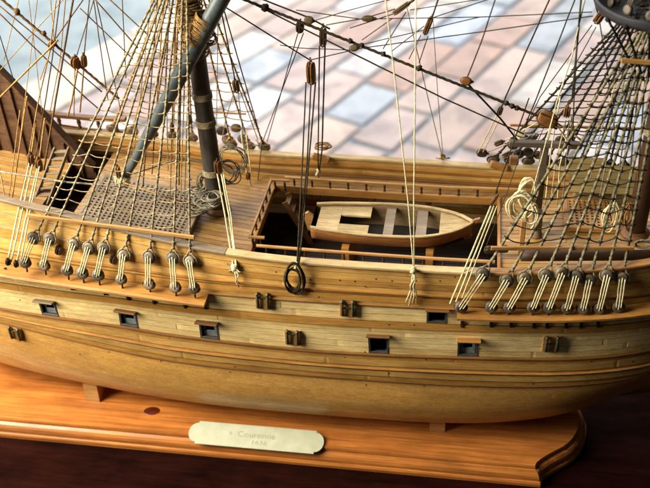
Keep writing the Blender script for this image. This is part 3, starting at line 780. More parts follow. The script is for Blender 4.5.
# --------------------------------------------------------------- blocks and lines
def block(c, axis, L=6.5, W=4.4, mat='block', parent=None, face=None, name='block'):
    c = Vector(c); ax = Vector(axis).normalized(); mb = MB(); W *= .86
    f = Vector(face) if face else Vector((1, rnd.uniform(-.7, -.1), 0)); f = f-ax*f.dot(ax)
    if f.length < .35: f = Vector((0, -1, .4)); f = f-ax*f.dot(ax)
    f.normalize()
    def cheek(o, th, k):
        mb.lathe([(-L*.5*k, W*.2), (-L*.46*k, W*.38), (-L*.34*k, W*.5), (-L*.1*k, W*.55), (L*.1*k, W*.55), (L*.34*k, W*.5), (L*.46*k, W*.38), (L*.5*k, W*.2)], o, ax, 14, 0, th/(W*.55), f)
    for s in (-1, 1): cheek(c+f*s*W*.27, W*.19, 1)
    cheek(c, W*.12, .74)
    o = mb.build(name, mat, parent or ship)
    st = MB(); sd = ax.cross(f)
    st.tube([c+(ax*math.cos(t)*L*.54+sd*math.sin(t)*W*.62) for t in [2*math.pi*k/18 for k in range(19)]], .36, 5, cap=False)
    st.blob(c+ax*L*.56, .8); st.blob(c+ax*L*.68, .6); st.build('strop', 'rope_brown', o)
    return o
def line(pts, r=.28, mat='rope_dark', sag=0.0, name='line', knots=(), parent=None, twist=False):
    """pts: (px, py, Y) with the depth of each point"""
    P = [aty(*q) for q in pts]; mb = MB()
    if twist and len(P) == 2: thick_rope(mb, P[0], P[1], r, sag, 4.0)
    else:
        path = [P[0]]
        for a, b in zip(P[:-1], P[1:]): path += rope_path(a, b, sag, None, .05)[1:]
        mb.tube(path, r, 6)
    for q in knots:
        c = aty(*q[:3]); mb.blob(c, q[3] if len(q) > 3 else r*3.2, 0, .3)
    return mb.build(name, mat, parent or ship)
# main stay and its heart
line([(205, -16, 0), (546, 119, 0)], .76, 'rope_dark', 0, 'stay', [(265, 7.5, 0, 2.2), (350, 41, 0, 1.5), (383, 54, 0, 1.5), (419, 68, 0, 1.7), (362, 45, 0, 1.4), (506, 103, 0, 1.5), (512, 106, 0, 1.6), (517, 108, 0, 1.6)], twist=True)
hc = aty(547, 119, 0); hd = (aty(546, 119, 0)-aty(500, 98, 0)).normalized()
block(hc, hd, 11, 8.4, 'block', face=(0, -1, .6), name='heart_block'); 
mb = MB()
for k in range(4): mb.tube(rope_path(aty(541, 113+k*2, -2), aty(557, 120+k*3, -2), .3, 6, .1), .5, 6)
mb.build('lashing', 'rope_black', ship)
line([(556, 122, 0), (584, 142, 0)], .5, 'rope_cream'); line([(556, 124, 0), (572, 147, 3)], .45, 'rope_cream')
# mizzen stay
line([(-8, -9, 0), (119, 99, 0)], .72, 'rope_brown', 0, 'stay', [(17, 12, 0, 2.0), (44, 33, 0, 1.5), (77, 63, 0, 3.0), (53, 43, 0, 2.0)], twist=True)
block(aty(52, 44, -1), (1, 0, 1), 5, 4, 'block'); block(aty(75, 62, -2), (.2, 0, 1), 6.5, 5, 'block'); block(aty(84, 61, -2), (.1, 0, 1), 7, 3.6, 'block')
D, Tn, Br, Cr, Gy, Bk = 'rope_dark', 'rope_tan', 'rope_brown', 'rope_cream', 'rope_grey', 'rope_black'
LINES = [
 # behind and above the waist
 ([(262, -1, 0), (310, 18, 0), (330, 29, 2)], .42, D), ([(190, -14, -4), (230, 10, 2), (310, 60, 12)], .36, D), ([(310, 60, 12), (362, 48, 10), (480, 32, 4), (593, 16, 2)], .26, D),
 ([(256, 5, 4), (358, 56, 4), (443, 98, 4), (524, 134, 4)], .38, D), ([(296, 10, 0), (360, 19, 0), (480, 17, 0), (592, 12, 0)], .24, D),
 ([(316, 20, 2), (350, 10, 2), (392, -1, 2)], .22, D), ([(326, 25, 2), (365, 18, 2), (395, 9, 2)], .26, D), ([(350, 28, 4), (393, 14, 4), (415, 0, 4)], .26, D),
 ([(280, 45, 6), (300, 48, 6), (352, 50, 6)], .22, D), ([(364, 44, 6), (480, 17, 6)], .22, D), ([(432, 18, 4), (480, 2, 4), (500, -4, 4)], .24, D), ([(410, 10, 4), (500, -4, 4)], .22, D),
 ([(362, 40, 0), (393, 18, 1)], .24, D), ([(383, 49, 0), (406, 12, 1)], .26, D), ([(392, 51, 0), (424, 26, 1)], .22, D), ([(409, 59, 0), (421, 35, 1)], .24, D), ([(419, 63, 0), (428, 36, 1)], .26, D),
 ([(432, 18, 1), (440, -6, 1)], .45, D), ([(409, 4, 2), (420, -6, 2)], .4, D),
 ([(467, 78, 1), (482, 40, 1), (497, -6, 1)], .34, D), ([(467, 83, 1), (500, 118, 4), (522, 146, 10)], .5, Bk),
 ([(502, 106, 20), (506, 96, 20), (552, -6, 20)], .4, D), ([(524, 128, 16), (537, 97, 16), (577, -6, 16)], .34, D), ([(516, 148, 56), (540, 97, 30), (592, 25, 14)], .26, D), ([(534, 150, 56), (556, 100, 30), (596, 27, 14)], .26, D),
 ([(584, -8, -4), (581, 0, -4), (577, 46, -4), (572, 100, -4), (569, 104, -4)], .46, D), ([(577, 46, -6), (574, 100, -6), (573, 130, -6)], .34, D),
 ([(592, -8, 10), (598, 14, 10)], .36, D), ([(600, 24, 10), (606, 60, 24), (616, 140, 54)], .3, D),
 # cream lines falling into the waist
 ([(385, -6, -44), (397, 98, -48), (408, 200, -52), (413.5, 268, -57)], .30, Cr), ([(416, -6, -44), (415, 98, -48), (414, 200, -52), (414, 268, -57)], .32, Cr),
 ([(407, 8, 40), (428, 98, 52), (442, 156, 57)], .24, Gy), ([(433, 20, 40), (438, 98, 52), (443, 156, 57)], .22, Gy),
 ([(586, -6, -2), (572, 56, -6), (558, 98, -10), (533, 190, -20)], .36, Cr), ([(497, 115, 50), (478, 153, 56)], .34, Cr), ([(501, 116, 50), (483, 152, 56)], .34, Cr),
 # tackles
 ([(306, 82, 2), (302.5, 160, -22), (297, 264, -62)], .36, D), ([(311, 84, 2), (307, 165, -22), (297.5, 264, -62)], .36, D), ([(315.5, 82, 2), (311.5, 130, -14), (303, 228, -44), (299, 264, -62)], .42, D),
 ([(319.5, 46, 14), (318, 160, 34), (318.5, 172, 36)], .38, D), ([(325, 46, 14), (322, 150, 32), (319, 172, 36)], .44, D),
 ([(298, 33, 20), (267, 142, 56)], .26, D), ([(303.5, 33, 20), (262, 143, 56)], .26, D),
 ([(218, -6, 10), (235, 80, 34)], .36, D), ([(220, -4, 10), (262, 142, 56)], .36, D), ([(234, 92, 34), (226, 118, 44), (222, 140, 50)], .26, Gy), ([(238, 92, 34), (247, 168, 44)], .28, Gy), ([(240, 90, 34), (258, 140, 54)], .26, D),
 ([(217, 172, -8), (225, 215, -30), (233.5, 267, -60)], .42, Cr), ([(221, 172, -8), (229, 215, -30), (236, 267, -60)], .42, Cr), ([(223, 172, -8), (231, 215, -30), (236.5, 266, -60)], .34, Cr),
 ([(241, 132, 40), (247, 174, 34)], .4, Cr), ([(246, 132, 40), (251, 172, 34)], .34, Cr), ([(249, 176, 34), (256, 204, 30)], .26, D),
 ([(262, 142, 56), (258, 180, 40)], .3, D),
 # fore tackle of cream line
 ([(491, 206, -30), (450, 304, -71)], .46, Cr), ([(494, 206, -30), (456, 302, -71)], .42, Cr), ([(497, 206, -30), (462, 298, -70)], .32, Cr), ([(496, 192, -28), (508, 158, -12), (529, 98, 16)], .34, D), ([(484, 252, -30), (508, 190, -6), (525, 140, 20)], .2, D),
 # the cage of lines at the stern
 ([(0, 6, 6), (48, 46, 6), (102, 92, 6)], .34, Br), ([(-4, 10, 10), (86, 98, 10), (100, 110, 10)], .38, Br), ([(74, -6, -6), (56, 98, -14), (44, 170, -22)], .55, Br),
 ([(56, 0, 0), (50, 50, -4), (39, 98, -10), (27, 165, -18), (18, 210, -28)], .36, Tn), ([(60, 0, 0), (52, 60, -4), (46, 98, -8), (35, 160, -18)], .36, Br), ([(-2, 30, 2), (15, 84, 2)], .26, D),
 ([(68, -6, 8), (0, 70, 16)], .26, Tn), ([(58, 40, -10), (0, 97, -20)], .5, Tn), ([(83, 0, 4), (56, 38, 2)], .36, Br), ([(90, -6, 4), (84, 56, 0)], .32, Br), ([(95, -4, 6), (76, 58, 2)], .28, Br), ([(93, -4, 8), (108, 100, 20)], .28, Br),
 ([(96, 0, 8), (122, 116, 40)], .28, Br), ([(106, -4, 8), (147, 34, 4)], .32, Br), ([(92, -4, 4), (138, 48, 2)], .34, Br), ([(80, 8, 6), (133, 59, 2)], .3, Br), ([(122, -4, 10), (126, 78, 14)], .26, Br),
 ([(50, -6, 20), (54, 40, 24), (40, 80, 28)], .26, Tn), ([(66, -6, 14), (60, 60, 18), (50, 112, 24)], .28, Tn), ([(28, -6, 10), (36, 60, 14), (42, 112, 20)], .22, Tn), ([(38, -6, 10), (30, 60, 14), (20, 140, 4)], .22, Tn), ([(20, -6, 14), (4, 60, 14)], .22, Tn),
 ([(78, 66, 0), (72, 100, 8), (68, 116, 12)], .5, Tn), ([(84, 66, 0), (80, 112, 12)], .45, Tn), ([(75, 60, 0), (74, 116, 14)], .3, Tn),
 ([(30, 160, -18), (16, 222, -52), (8, 260, -64)], .55, Cr), ([(33, 162, -18), (20, 222, -52), (11, 262, -64)], .5, Cr), ([(38, 166, -18), (25, 222, -52), (17, 262, -64)], .5, Cr), ([(40, 164, -18), (28, 222, -52), (21, 260, -64)], .4, Cr),
 ([(36, 120, -12), (31, 158, -18)], .5, Tn), ([(45, 118, -12), (39, 162, -18)], .45, Tn), ([(27, 96, -6), (22, 130, -12), (12, 200, -30)], .4, Tn), ([(-2, 160, -20), (6, 205, -40)], .4, Tn), ([(20, 110, -4), (8, 205, -36)], .3, Tn),
 ([(-4, 171, -34), (65, 182, -40), (128, 187, -40)], .5, Gy), ([(122, 182, -12), (160, 195, -24), (196, 206, -14)], .42, Tn), ([(126, 176, -8), (182, 158, 4), (206, 163, 4)], .45, Gy),
 # topmast shrouds and running lines bundled before the mast
 ([(152, -6, -4), (134, 150, -10)], 0.30, Tn),
 ([(158, -6, -3), (143, 187, -5)], 0.35, Br),
 ([(164, -6, -2), (152, 174, -9)], 0.40, Tn),
 ([(170, -6, -1), (161, 161, -4)], 0.30, Gy),
 ([(176, -6, 0), (170, 198, -8)], 0.35, Tn),
 ([(182, -6, 1), (179, 185, -3)], 0.40, Br),
 ([(188, -6, 2), (188, 172, -7)], 0.30, Tn),
 # lines led down round the main mast
 ([(186, 0, -6), (184, 100, -8), (180, 212, -20)], .3, Tn), ([(191, 6, -6), (187, 120, -8), (184, 215, -20)], .3, Gy), ([(176, -6, 8), (175, 90, 18), (172, 160, 30)], .34, Tn), ([(182, -6, 12), (181, 90, 24), (179, 165, 34)], .3, Tn), ([(170, -6, 4), (166, 80, 10), (168, 170, 20)], .3, Gy), ([(218, 10, 6), (217, 96, 20), (216, 150, 30)], .22, Gy),
 # lines led down to the bitts and pin rails forward
 ([(560, 98, 4), (551, 150, 2), (545, 205, -4)], .4, Cr), ([(566, 120, 6), (556, 160, 2), (551, 200, -2)], .4, Cr), ([(571, 118, 6), (560, 165, 0), (557, 205, -2)], .36, Cr), ([(574, 110, 6), (566, 160, 0), (562, 210, -4)], .3, Gy), ([(556, 110, 10), (548, 140, 8)], .4, Cr),
 ([(640, 70, -12), (633, 140, -20), (628, 200, -28)], .36, Tn), ([(634, 70, -8), (622, 150, -16), (614, 210, -20)], .36, Gy), ([(628, 66, -4), (612, 130, -4), (600, 196, -10)], .34, Gy), ([(645, 80, -10), (640, 150, -20), (637, 190, -24)], .36, Tn),
 ([(620, 70, 4), (598, 140, 20), (590, 180, 20)], .3, Cr), ([(560, 110, 20), (505, 140, 50)], .3, Cr), ([(556, 125, 16), (488, 152, 54)], .3, Gy),
]
for pts, r, mat in LINES: line(pts, r*1.12, mat)
for (px, py, Y), ax, L, W, mat in [
   ((311, 73, 0), (0, 0, 1), 13, 5.6, 'block'), ((323, 37, 13), (.05, 0, 1), 11, 4.6, 'block_olive'), ((300, 27, 18), (.1, 0, 1), 6.4, 4.6, 'block_olive'), ((309, 20, 0), (1, 0, -.2), 4.4, 3.6, 'block_olive'),
   ((236, 86, 34), (-.1, 0, 1), 7.6, 4.6, 'block_olive'), ((401, 8.5, 2), (1, 0, .75), 10, 3.6, 'block_olive'), ((428, 26, 2), (.35, 0, 1), 9.6, 3.8, 'block'), ((368, 18.5, 1), (1, 0, .05), 6, 3.0, 'block_olive'), ((354, 48, 5), (1, 0, .25), 4.6, 3.0, 'block_olive'),
   ((466, 81, 0), (1, 0, -.1), 5.4, 4.0, 'block'), ((500, 111, 48), (.2, 0, 1), 5, 4, 'block_dark'), ((599, 18, 10), (.5, 0, 1), 6, 5, 'block'), ((567, 112, -5), (0, 0, 1), 5.6, 4.6, 'block'), ((571, 135, -5), (0, 0, 1), 6, 4.4, 'block_dark'),
   ((218, 167, -8), (0, 0, 1), 8.2, 4.8, 'block'), ((248, 176, 34), (0, 0, 1), 4.6, 3.4, 'block'), ((494, 200, -29), (.5, 0, 1), 6.5, 2.6, 'block_olive'), ((520, 134, 18), (1, 0, -.35), 6.4, 3.2, 'rope_cream'), ((499, 143, 50), (1, 0, .5), 5.4, 4, 'block_olive'),
   ((31, 160, -18), (.1, 0, 1), 8, 4.2, 'block'), ((39, 165, -18), (.1, 0, 1), 8, 4.2, 'block'), ((118, 172, -14), (0, 0, 1), 7.5, 3.6, 'rope_tan'), ((8, 262, -65), (0, 0, 1), 4, 3, 'block_dark'), ((16, 264, -65), (0, 0, 1), 4, 3, 'block_dark'),
   ((59, 250, -52), (.3, 0, 1), 5.6, 5.2, 'deadeye'), ((114, 259, -54), (.3, 0, 1), 5.6, 5.2, 'deadeye'), ((197, 250, -48), (.4, 0, 1), 6, 4.6, 'block_dark'), ((490, 250, -26), (1, 0, .1), 6, 5, 'block_dark'), ((503, 249, -26), (1, 0, .1), 6, 4.6, 'block_dark'),
   ((190, 120, 26), (0, 0, 1), 5, 3, 'block_olive'), ((172, 128, 20), (0, 0, 1), 5, 2.6, 'block_olive')]:
    block(aty(px, py, Y), ax, L, W, mat)
# dark blocks and fairleads made fast along the far rail
for px, py, r in [(222, 131, 3.2), (236, 128, 3.0), (228, 140, 3.4), (243, 139, 3.2), (482, 153, 3.0), (507, 155, 3.0), (519, 154, 3.0), (513, 145, 3.0), (523, 143, 2.8), (533, 138, 2.6), (528, 152, 3.0), (538, 155, 2.6), (560, 140, 2.6)]:
    block(aty(px, py, 58), (rnd.uniform(.3, 1), 0, rnd.uniform(-.3, .8)), r*2.0, r*1.7, rnd.choice(['block_dark', 'deadeye', 'block_dark', 'block_olive']))

# knots, tassels and coils
def tassel(top, ends, mat, r=.34, name='rope_tail', knot=2.0):
    mb = MB(); t = aty(*top); mb.blob(t, (knot, knot*.9, knot*1.2), 0, .3)
    for e_ in ends:
        q = aty(*e_); m1 = t.lerp(q, .35)+Vector((rnd.uniform(-1.6, 1.6), -1.2, 0)); m2 = t.lerp(q, .7)+Vector((rnd.uniform(-1.4, 1.4), -.8, 0))
        mb.tube([t, m1, m2, q], r, 6)
    return mb.build(name, mat, ship)
tassel((413.5, 270, -60), [(406, 302, -63), (409, 306, -63), (413, 303, -63), (417, 298, -63), (411, 290, -63), (415, 292, -63)], 'rope_cream', .42)
tassel((234.5, 268, -59), [(239, 287, -62), (240, 284, -62), (236, 282, -62), (242, 272, -61)], 'rope_cream', .36, knot=2.2)
tassel((234, 266, -57), [(226, 262, -56), (243, 266, -57), (229, 272, -59)], 'rope_olive', .5, knot=2.4)
tassel((443, 157, 58), [(436, 158, 58), (450, 158, 58), (440, 154, 58)], 'rope_tan', .5, knot=2.0)
tassel((318.5, 171, 36), [(319, 177, 36), (317, 176, 36)], 'rope_cream', .7, knot=1.5)
tassel((262, 144, 57), [(252, 145, 57), (270, 145, 57), (256, 140, 57), (266, 147, 57)], 'rope_olive', .5, knot=2.0)
def coil(c, R_, n, mat, tilt=(0, 0), r=.42, oval=1.6, jit=.8, name='rope_coil', axis='y'):
    mb = MB(); c = Vector(c)
    for k in range(n):
        a = rnd.uniform(0, 6.28); q = R_*rnd.uniform(.72, 1.12); o = Vector((rnd.uniform(-jit, jit), rnd.uniform(-jit, jit), rnd.uniform(-jit, jit))); tx = rnd.uniform(-.3, .3)+tilt[0]; ph = rnd.uniform(0, 6)
        pts = []
        for j in range(23):
            t = a+2*math.pi*j/22; w = 1+.08*math.sin(3*t+ph)
            if axis == 'y': p = Vector((q*math.cos(t)*w, tx*q*math.cos(t)+rnd.uniform(-.1, .1), q*oval*math.sin(t)*w))
            else: p = Vector((q*math.cos(t)*w, q*oval*math.sin(t)*w, .45*k*.5+tx*q*.3*math.cos(t)))
            pts.append(c+o+p)
        mb.tube(pts, r, 6)
    return mb.build(name, mat, ship)
lp = aty(294, 279, -63); LO = coil(lp, 5.0, 4, 'rope_dark', r=.62, oval=2.0, jit=.5)
line([(297, 262, -61), (295, 269, -64)], .9, 'rope_cream')
coil(aty(521, 206, -6), 7.0, 8, 'rope_cream', r=.5, oval=1.25, jit=1.8); coil(aty(528, 192, 2), 4.5, 7, 'rope_cream', r=.48, oval=2.2, jit=2.2); coil(aty(532, 216, -8), 3.4, 6, 'rope_cream', r=.46, oval=2.0, jit=1.6)
coil(aty(611, 218, -10), 3.6, 6, 'rope_cream', r=.46, oval=2.3, jit=1.6); coil(aty(627, 215, -14), 3.4, 6, 'rope_tan', r=.46, oval=2.4, jit=1.4); coil(aty(644, 245, -26), 5, 4, 'rope_grey', r=.5, oval=.5, jit=.8)
coil(aty(206, 205, -10)+Vector((0, 0, 0)), 5.4, 8, 'rope_grey', r=.48, oval=.8, jit=1.8, axis='z'); coil(aty(232, 160, 14), 8, 7, 'rope_grey', r=.24, oval=1.15, jit=1.0); coil(aty(200, 192, -4), 5.5, 6, 'rope_grey', r=.46, oval=.7, jit=2, axis='z')
coil(aty(214, 200, -16), 4.6, 7, 'rope_grey', r=.5, oval=1.1, jit=2.2, axis='z'); coil(aty(205, 183, 0), 4, 6, 'rope_shroud', r=.46, oval=1.7, jit=1.8); coil(aty(196, 210, -14), 5, 6, 'rope_shroud', r=.42, oval=.8, jit=2, axis='z'); coil(aty(228, 172, 4), 6, 6, 'rope_grey', r=.36, oval=1.3, jit=1.4); coil(aty(322, 147, 57), 5, 7, 'rope_tan', r=.36, oval=.7, jit=1.2, axis='z'); coil(aty(209, 38, -6), 3.2, 4, 'rope_grey', r=.3, oval=1.2, jit=1)
for px, py, mat in ((190, 262, 'rope_tan'), (214, 262, 'rope_tan')): coil(aty(px, py-8, -52), 2.6, 4, mat, r=.4, oval=.6, jit=.8)
# a cleat on the far rail and one forward
for px, py in ((321, 158), (499, 166)):
    c = aty(px, py, 52); mb = MB(); mb.box(c, 12, 4.5, 4, Matrix.Rotation(.25, 3, 'Y'), 0, .8); mb.build('cleat', 'tan_wood', ship)
# belaying pins in the near pin rail
for k in range(7):
    x = -150+k*11; mb = MB(); mb.lathe([(-3.5, .5), (-.2, .6), (0, 1.1), (.6, .9), (2.2, 1.15), (3.4, .6)], (x, -(cap_y(x)-4.0), cap_z(x)-3), (0, 0, 1), 8); mb.build('belaying_pin', 'dark_wood', ship)

# ================================================================== the ship's boat
BX0, BX1, BYC, BZ = -15.0, 80.0, -6.5, -3.5
boat = empty('rowing_boat', ((BX0+BX1)/2, BYC, BZ-14))
tag(boat, "small wooden rowing boat with grey thwarts lying in the ship's waist", 'rowing boat')
WB = [(0, 12.5), (.12, 14.6), (.35, 16.6), (.55, 16.8), (.72, 15.2), (.85, 11.2), (.93, 7.0), (.98, 2.6), (1, .7)]
def bw(t): return interp(t, WB)
def bz(t): return BZ+1.6*max(0, (t-.6)/.4)**2+.6*max(0, (.3-t)/.3)
def bsec(t, a, inset=0.0):
    w = max(bw(t)-inset, .2); D_ = 12.5-inset-4.0*sstep((t-.75)/.25)
    return Vector((BX0+(BX1-BX0)*t-(inset if t > .9 else 0), BYC+w*math.copysign(abs(math.sin(a))**.75, math.sin(a)), bz(t)-D_*abs(math.cos(a))**.8))
mb = MB(); nt, na = 28, 18
angs = [-math.pi/2+math.pi*k/na for k in range(na+1)]
o_ = [[mb.vert(bsec(i/nt, a)) for a in angs] for i in range(nt+1)]; i_ = [[mb.vert(bsec(i/nt, a, 1.0)) for a in angs] for i in range(nt+1)]
for i in range(nt):
    for k in range(na):
        mb.face((o_[i][k], o_[i+1][k], o_[i+1][k+1], o_[i][k+1]), 0, True); mb.face((i_[i][k+1], i_[i+1][k+1], i_[i+1][k], i_[i][k]), 1, True)
    for k in (0, na): mb.face((o_[i][k], i_[i][k], i_[i+1][k], o_[i+1][k]) if k == 0 else (o_[i+1][k], i_[i+1][k], i_[i][k], o_[i][k]), 0)
mb.face(o_[0], 0); mb.face(i_[0][::-1], 1)
for k in range(na): mb.face((o_[0][k+1], i_[0][k+1], i_[0][k], o_[0][k]), 0)
o = mb.build('hull', ['boat_side', 'boat_inside'], boat); fix_normals(o)
for s in (-1, 1):
    mb = MB(); mb.sweep([(BX0+(BX1-BX0)*t, BYC+s*bw(t), bz(t)) for t in [k/30 for k in range(31)]], bar(1.9, 1.2, .25)); g = mb.build('gunwale', 'boat_wood', boat); fix_normals(g)
def bflat(t0, t1, zoff, th, m, name, inset=1.2, t_in=None):
    mb = MB(); n = 10; L = [];
    for i in range(n+1):
        t = t0+(t1-t0)*i/n; w = max(bw(t)*(1-.012*abs(zoff)**1.3)-inset, .3); L.append((BX0+(BX1-BX0)*t, w, bz(t)+zoff))
    up = [[mb.vert((x, BYC+s*w, z)) for s in (-1, 1)] for x, w, z in L]; lo = [[mb.vert((x, BYC+s*w, z-th)) for s in (-1, 1)] for x, w, z in L]
    for i in range(n):
        mb.face((up[i][0], up[i+1][0], up[i+1][1], up[i][1])); mb.face((lo[i][1], lo[i+1][1], lo[i+1][0], lo[i][0]))
        mb.face((lo[i][0], lo[i+1][0], up[i+1][0], up[i][0])); mb.face((up[i][1], up[i+1][1], lo[i+1][1], lo[i][1]))
    mb.face((lo[0][0], up[0][0], up[0][1], lo[0][1])); mb.face((up[n][0], lo[n][0], lo[n][1], up[n][1]))
    o = mb.build(name, m, boat); fix_normals(o); return o
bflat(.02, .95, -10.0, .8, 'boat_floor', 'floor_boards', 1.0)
bflat(.03, .17, -1.0, 1.0, 'boat_wood', 'stern_sheets'); bflat(.80, .985, -.5, 1.0, 'boat_wood', 'bow_deck', .9)
bflat(.455, .515, -1.0, 1.1, 'grey_wood', 'thwart'); bflat(.655, .72, -1.0, 1.1, 'grey_wood', 'thwart')
for s in (-1, 1):
    mb = MB(); xs = frange(BX0+(BX1-BX0)*.171, BX0+(BX1-BX0)*.36, 4); n = len(xs)
    T = lambda x: (x-BX0)/(BX1-BX0)
    po = [Vector((x, BYC+s*(bw(T(x))-1.3), bz(T(x))-1.0)) for x in xs]+[Vector((x, BYC+s*4.6, bz(T(x))-1.0)) for x in xs[::-1]]
    mb.prism(po if s > 0 else po[::-1], (0, 0, -1)); g = mb.build('side_bench', 'boat_wood', boat); fix_normals(g)
mb = MB(); mb.prism([(BX1-5, BYC-.9, BZ-8), (BX1+2, BYC-.9, BZ+1.2), (BX1+4.2, BYC-.9, BZ+5.2), (BX1+1.0, BYC-.9, BZ+4.0), (BX1-2, BYC-.9, BZ+.5)], (0, 1.8, 0)); g = mb.build('stem', 'boat_side', boat); fix_normals(g)
mb = MB(); mb.prism([(BX0, BYC-1, BZ-11), (BX0-4, BYC-1, BZ-9), (BX0-6.4, BYC-1, BZ+1.5), (BX0-3.2, BYC-1, BZ+3.6), (BX0-.1, BYC-1, BZ+1)], (0, 2, 0)); g = mb.build('rudder', 'orange_wood', boat); fix_normals(g)
mb = MB(); mb.sweep([(BX0+(BX1-BX0)*t, BYC, bz(t)-12.2+3.5*sstep((t-.75)/.25)) for t in [k/16 for k in range(17)]], bar(1.6, -1.8, 0), side=(0, 1, 0)); g = mb.build('keel', 'boat_side', boat); fix_normals(g)

# ================================================================== display base
ZB = -148.0
base = empty('display_base', (-60, 0, ZB-15)); tag(base, 'varnished orange pine display base with moulded edge and ogee end under the ship', 'base')
YF = atz(170, 433, ZB).y; XR = atz(535, 465, ZB).x
# outline of the top: long front edge, ogee right end
pr = atz(578, 411, ZB)
def ogee(t):
    """right hand end from the front corner (t=0) to the back corner (t=1)"""
    y = YF+(30-YF)*t*1.0
    x = interp(t, [(0, XR), (.04, XR+1.5), (.12, XR+9), (.22, XR+20), (.34, XR+27), (.5, XR+30.5), (.62, XR+28), (.78, XR+18), (.9, XR+7), (1, XR)])
    return x, y
front = [(-300+(XR+300)*k/24, YF) for k in range(24)]; right = [ogee(k/30) for k in range(31)]
outl = front+right+[(-300, 30)]
PROF = [(0, 0), (.35, -.8), (.5, -2.0), (.4, -3.0), (1.2, -3.3), (2.6, -3.8), (3.8, -5.2), (4.4, -7.0), (4.5, -8.6), (4.2, -9.4), (5.4, -9.7), (5.9, -10.8), (5.9, -13.2), (5.3, -14)]
def normals2(pl):
    n = len(pl); out = []
    for i in range(n):
        a, b, c = Vector(pl[i-1]), Vector(pl[i]), Vector(pl[(i+1) % n])
        e1 = (b-a).normalized(); e2 = (c-b).normalized(); n1 = Vector((e1.y, -e1.x)); n2 = Vector((e2.y, -e2.x)); m_ = n1+n2
        m_ = m_.normalized() if m_.length > 1e-6 else n1
        out.append(m_/max(.5, m_.dot(n1)))
    return out
nn = normals2(outl); mb = MB(); rings = []
for off, z in PROF: rings.append([mb.vert((x+n.x*off, y+n.y*off, ZB+z)) for (x, y), n in zip(outl, nn)])
n = len(outl); mb.face(rings[0], 0)
for i in range(len(PROF)-1):
    for k in range(n): mb.face((rings[i+1][k], rings[i+1][(k+1) % n], rings[i][(k+1) % n], rings[i][k]), 0, False)
mb.face(rings[-1][::-1], 0)
BOARD = mb.build('board', 'pine', base)
# knot in the pine
t = NT('pine_knot'); nz = t.noise(t.coords((300, 300, 300)), 1, 3); t.link(t.ramp(nz, [(.3, lin(44, 14, 6)), (.7, lin(96, 36, 14))]), t.b.inputs['Base Color']); t.b.inputs['Roughness'].default_value = .3; M['pine_knot'] = t.m
kp = atz(152, 411, ZB); mb = MB(); mb.lathe([(-.2, 4.2), (.12, 3.6), (.16, .5)], (kp.x, kp.y, ZB), (0, 0, 1), 20, 0, 1.5, (1, .1, 0)); mb.build('wood_knot', 'pine_knot', BOARD)
for xc in (atz(93, 402, ZB).x, atz(437, 433, ZB).x):
    vv = 60; mb = MB(); yb = -atz(93, 402, ZB).y; prof = []
    for k in range(13):
        a = -1+2*k/12; y = a*yb*.96
        zz = -140
        for v in frange(84, 159, .5):
            if sec(xc, v)[0] < abs(y): zz = sec(xc, v)[1]; break
        prof.append((y, min(zz-.2, ZB+22)))
    poly = [(xc-5, -yb, ZB), (xc-5, yb, ZB)]+[(xc-5, y, z) for y, z in prof[::-1]]
    mb.prism(poly, (10, 0, 0)); o = mb.build('cradle_block', 'orange_wood', base); fix_normals(o)
# name plate: pale metal leaf fixed on the sloping edge
t = NT('plate_metal'); nz = t.noise(t.coords((120, 120, 120)), 1, 4); t.link(t.ramp(nz, [(.3, lin(160, 162, 138)), (.7, lin(178, 178, 156))]), t.b.inputs['Base Color']); t.b.inputs['Roughness'].default_value = .5; t.b.inputs['Metallic'].default_value = .0; M['plate_metal'] = t.m
p00 = atz(200, 421.5, ZB+3.0); p10 = atz(317, 431.5, ZB+3.0); plow = atz(258, 449.5, ZB-1.2); pm = (p00+p10)/2
ex = (p10-p00).normalized(); vv = Vector(plow-pm); vv -= ex*vv.dot(ex); Hh = vv.length; ey = -vv.normalized(); ez = ex.cross(ey); Wd = (p10-p00).length
pc = pm+vv/2
out = []
hx, hy = Wd/2, Hh/2; rr_ = hy*.84
out += [(-hx, hy), (-hx, hy*.84)]+[(-hx-rr_*.82*math.sin(a), rr_*math.cos(a)) for a in [math.pi*k/16 for k in range(1, 16)]]+[(-hx, -hy*.84), (-hx, -hy)]
out += [(hx, -hy), (hx, -hy*.84)]+[(hx+rr_*.82*math.sin(a), -rr_*math.cos(a)) for a in [math.pi*k/16 for k in range(1, 16)]]+[(hx, hy*.84), (hx, hy)]
mb = MB(); mb.prism([pc+ex*a+ey*b for a, b in out], ez*.7); PL = mb.build('nameplate', 'plate_metal', base, pc); fix_normals(PL); PL['label'] = 'cream nameplate with faint worn engraving'
M['engraving'] = plain('engraving', lin(122, 122, 100), lin(150, 150, 126), .6)
def engrave(txt, size, u, w, sx=1.0):
    cu = bpy.data.curves.new('engraved_text', 'FONT'); cu.body = txt; cu.size = size*S; cu.extrude = .00002; cu.align_x = 'CENTER'; cu.align_y = 'CENTER'
    ob = bpy.data.objects.new('engraved_text', cu); COL.objects.link(ob)
    dg = bpy.context.evaluated_depsgraph_get(); me = bpy.data.meshes.new_from_object(ob.evaluated_get(dg)); bpy.data.objects.remove(ob)
    me.materials.clear(); me.materials.append(M['engraving'])
    R = Matrix((ex, ey, ez)).transposed(); p = ex*u+ey*w+ez*.72
    me.transform(Matrix.Translation(p*S) @ R.to_4x4() @ Matrix.Diagonal((sx, 1, 1, 1)))
    o = bpy.data.objects.new('engraved_text', me); COL.objects.link(o); place(o, pc, PL)
engrave('la', 3.4, -17, 1.6); engrave('Couronne', 5.6, .5, 1.2, 1.1); engrave('1636', 4.2, 3, -4.0, 1.3)

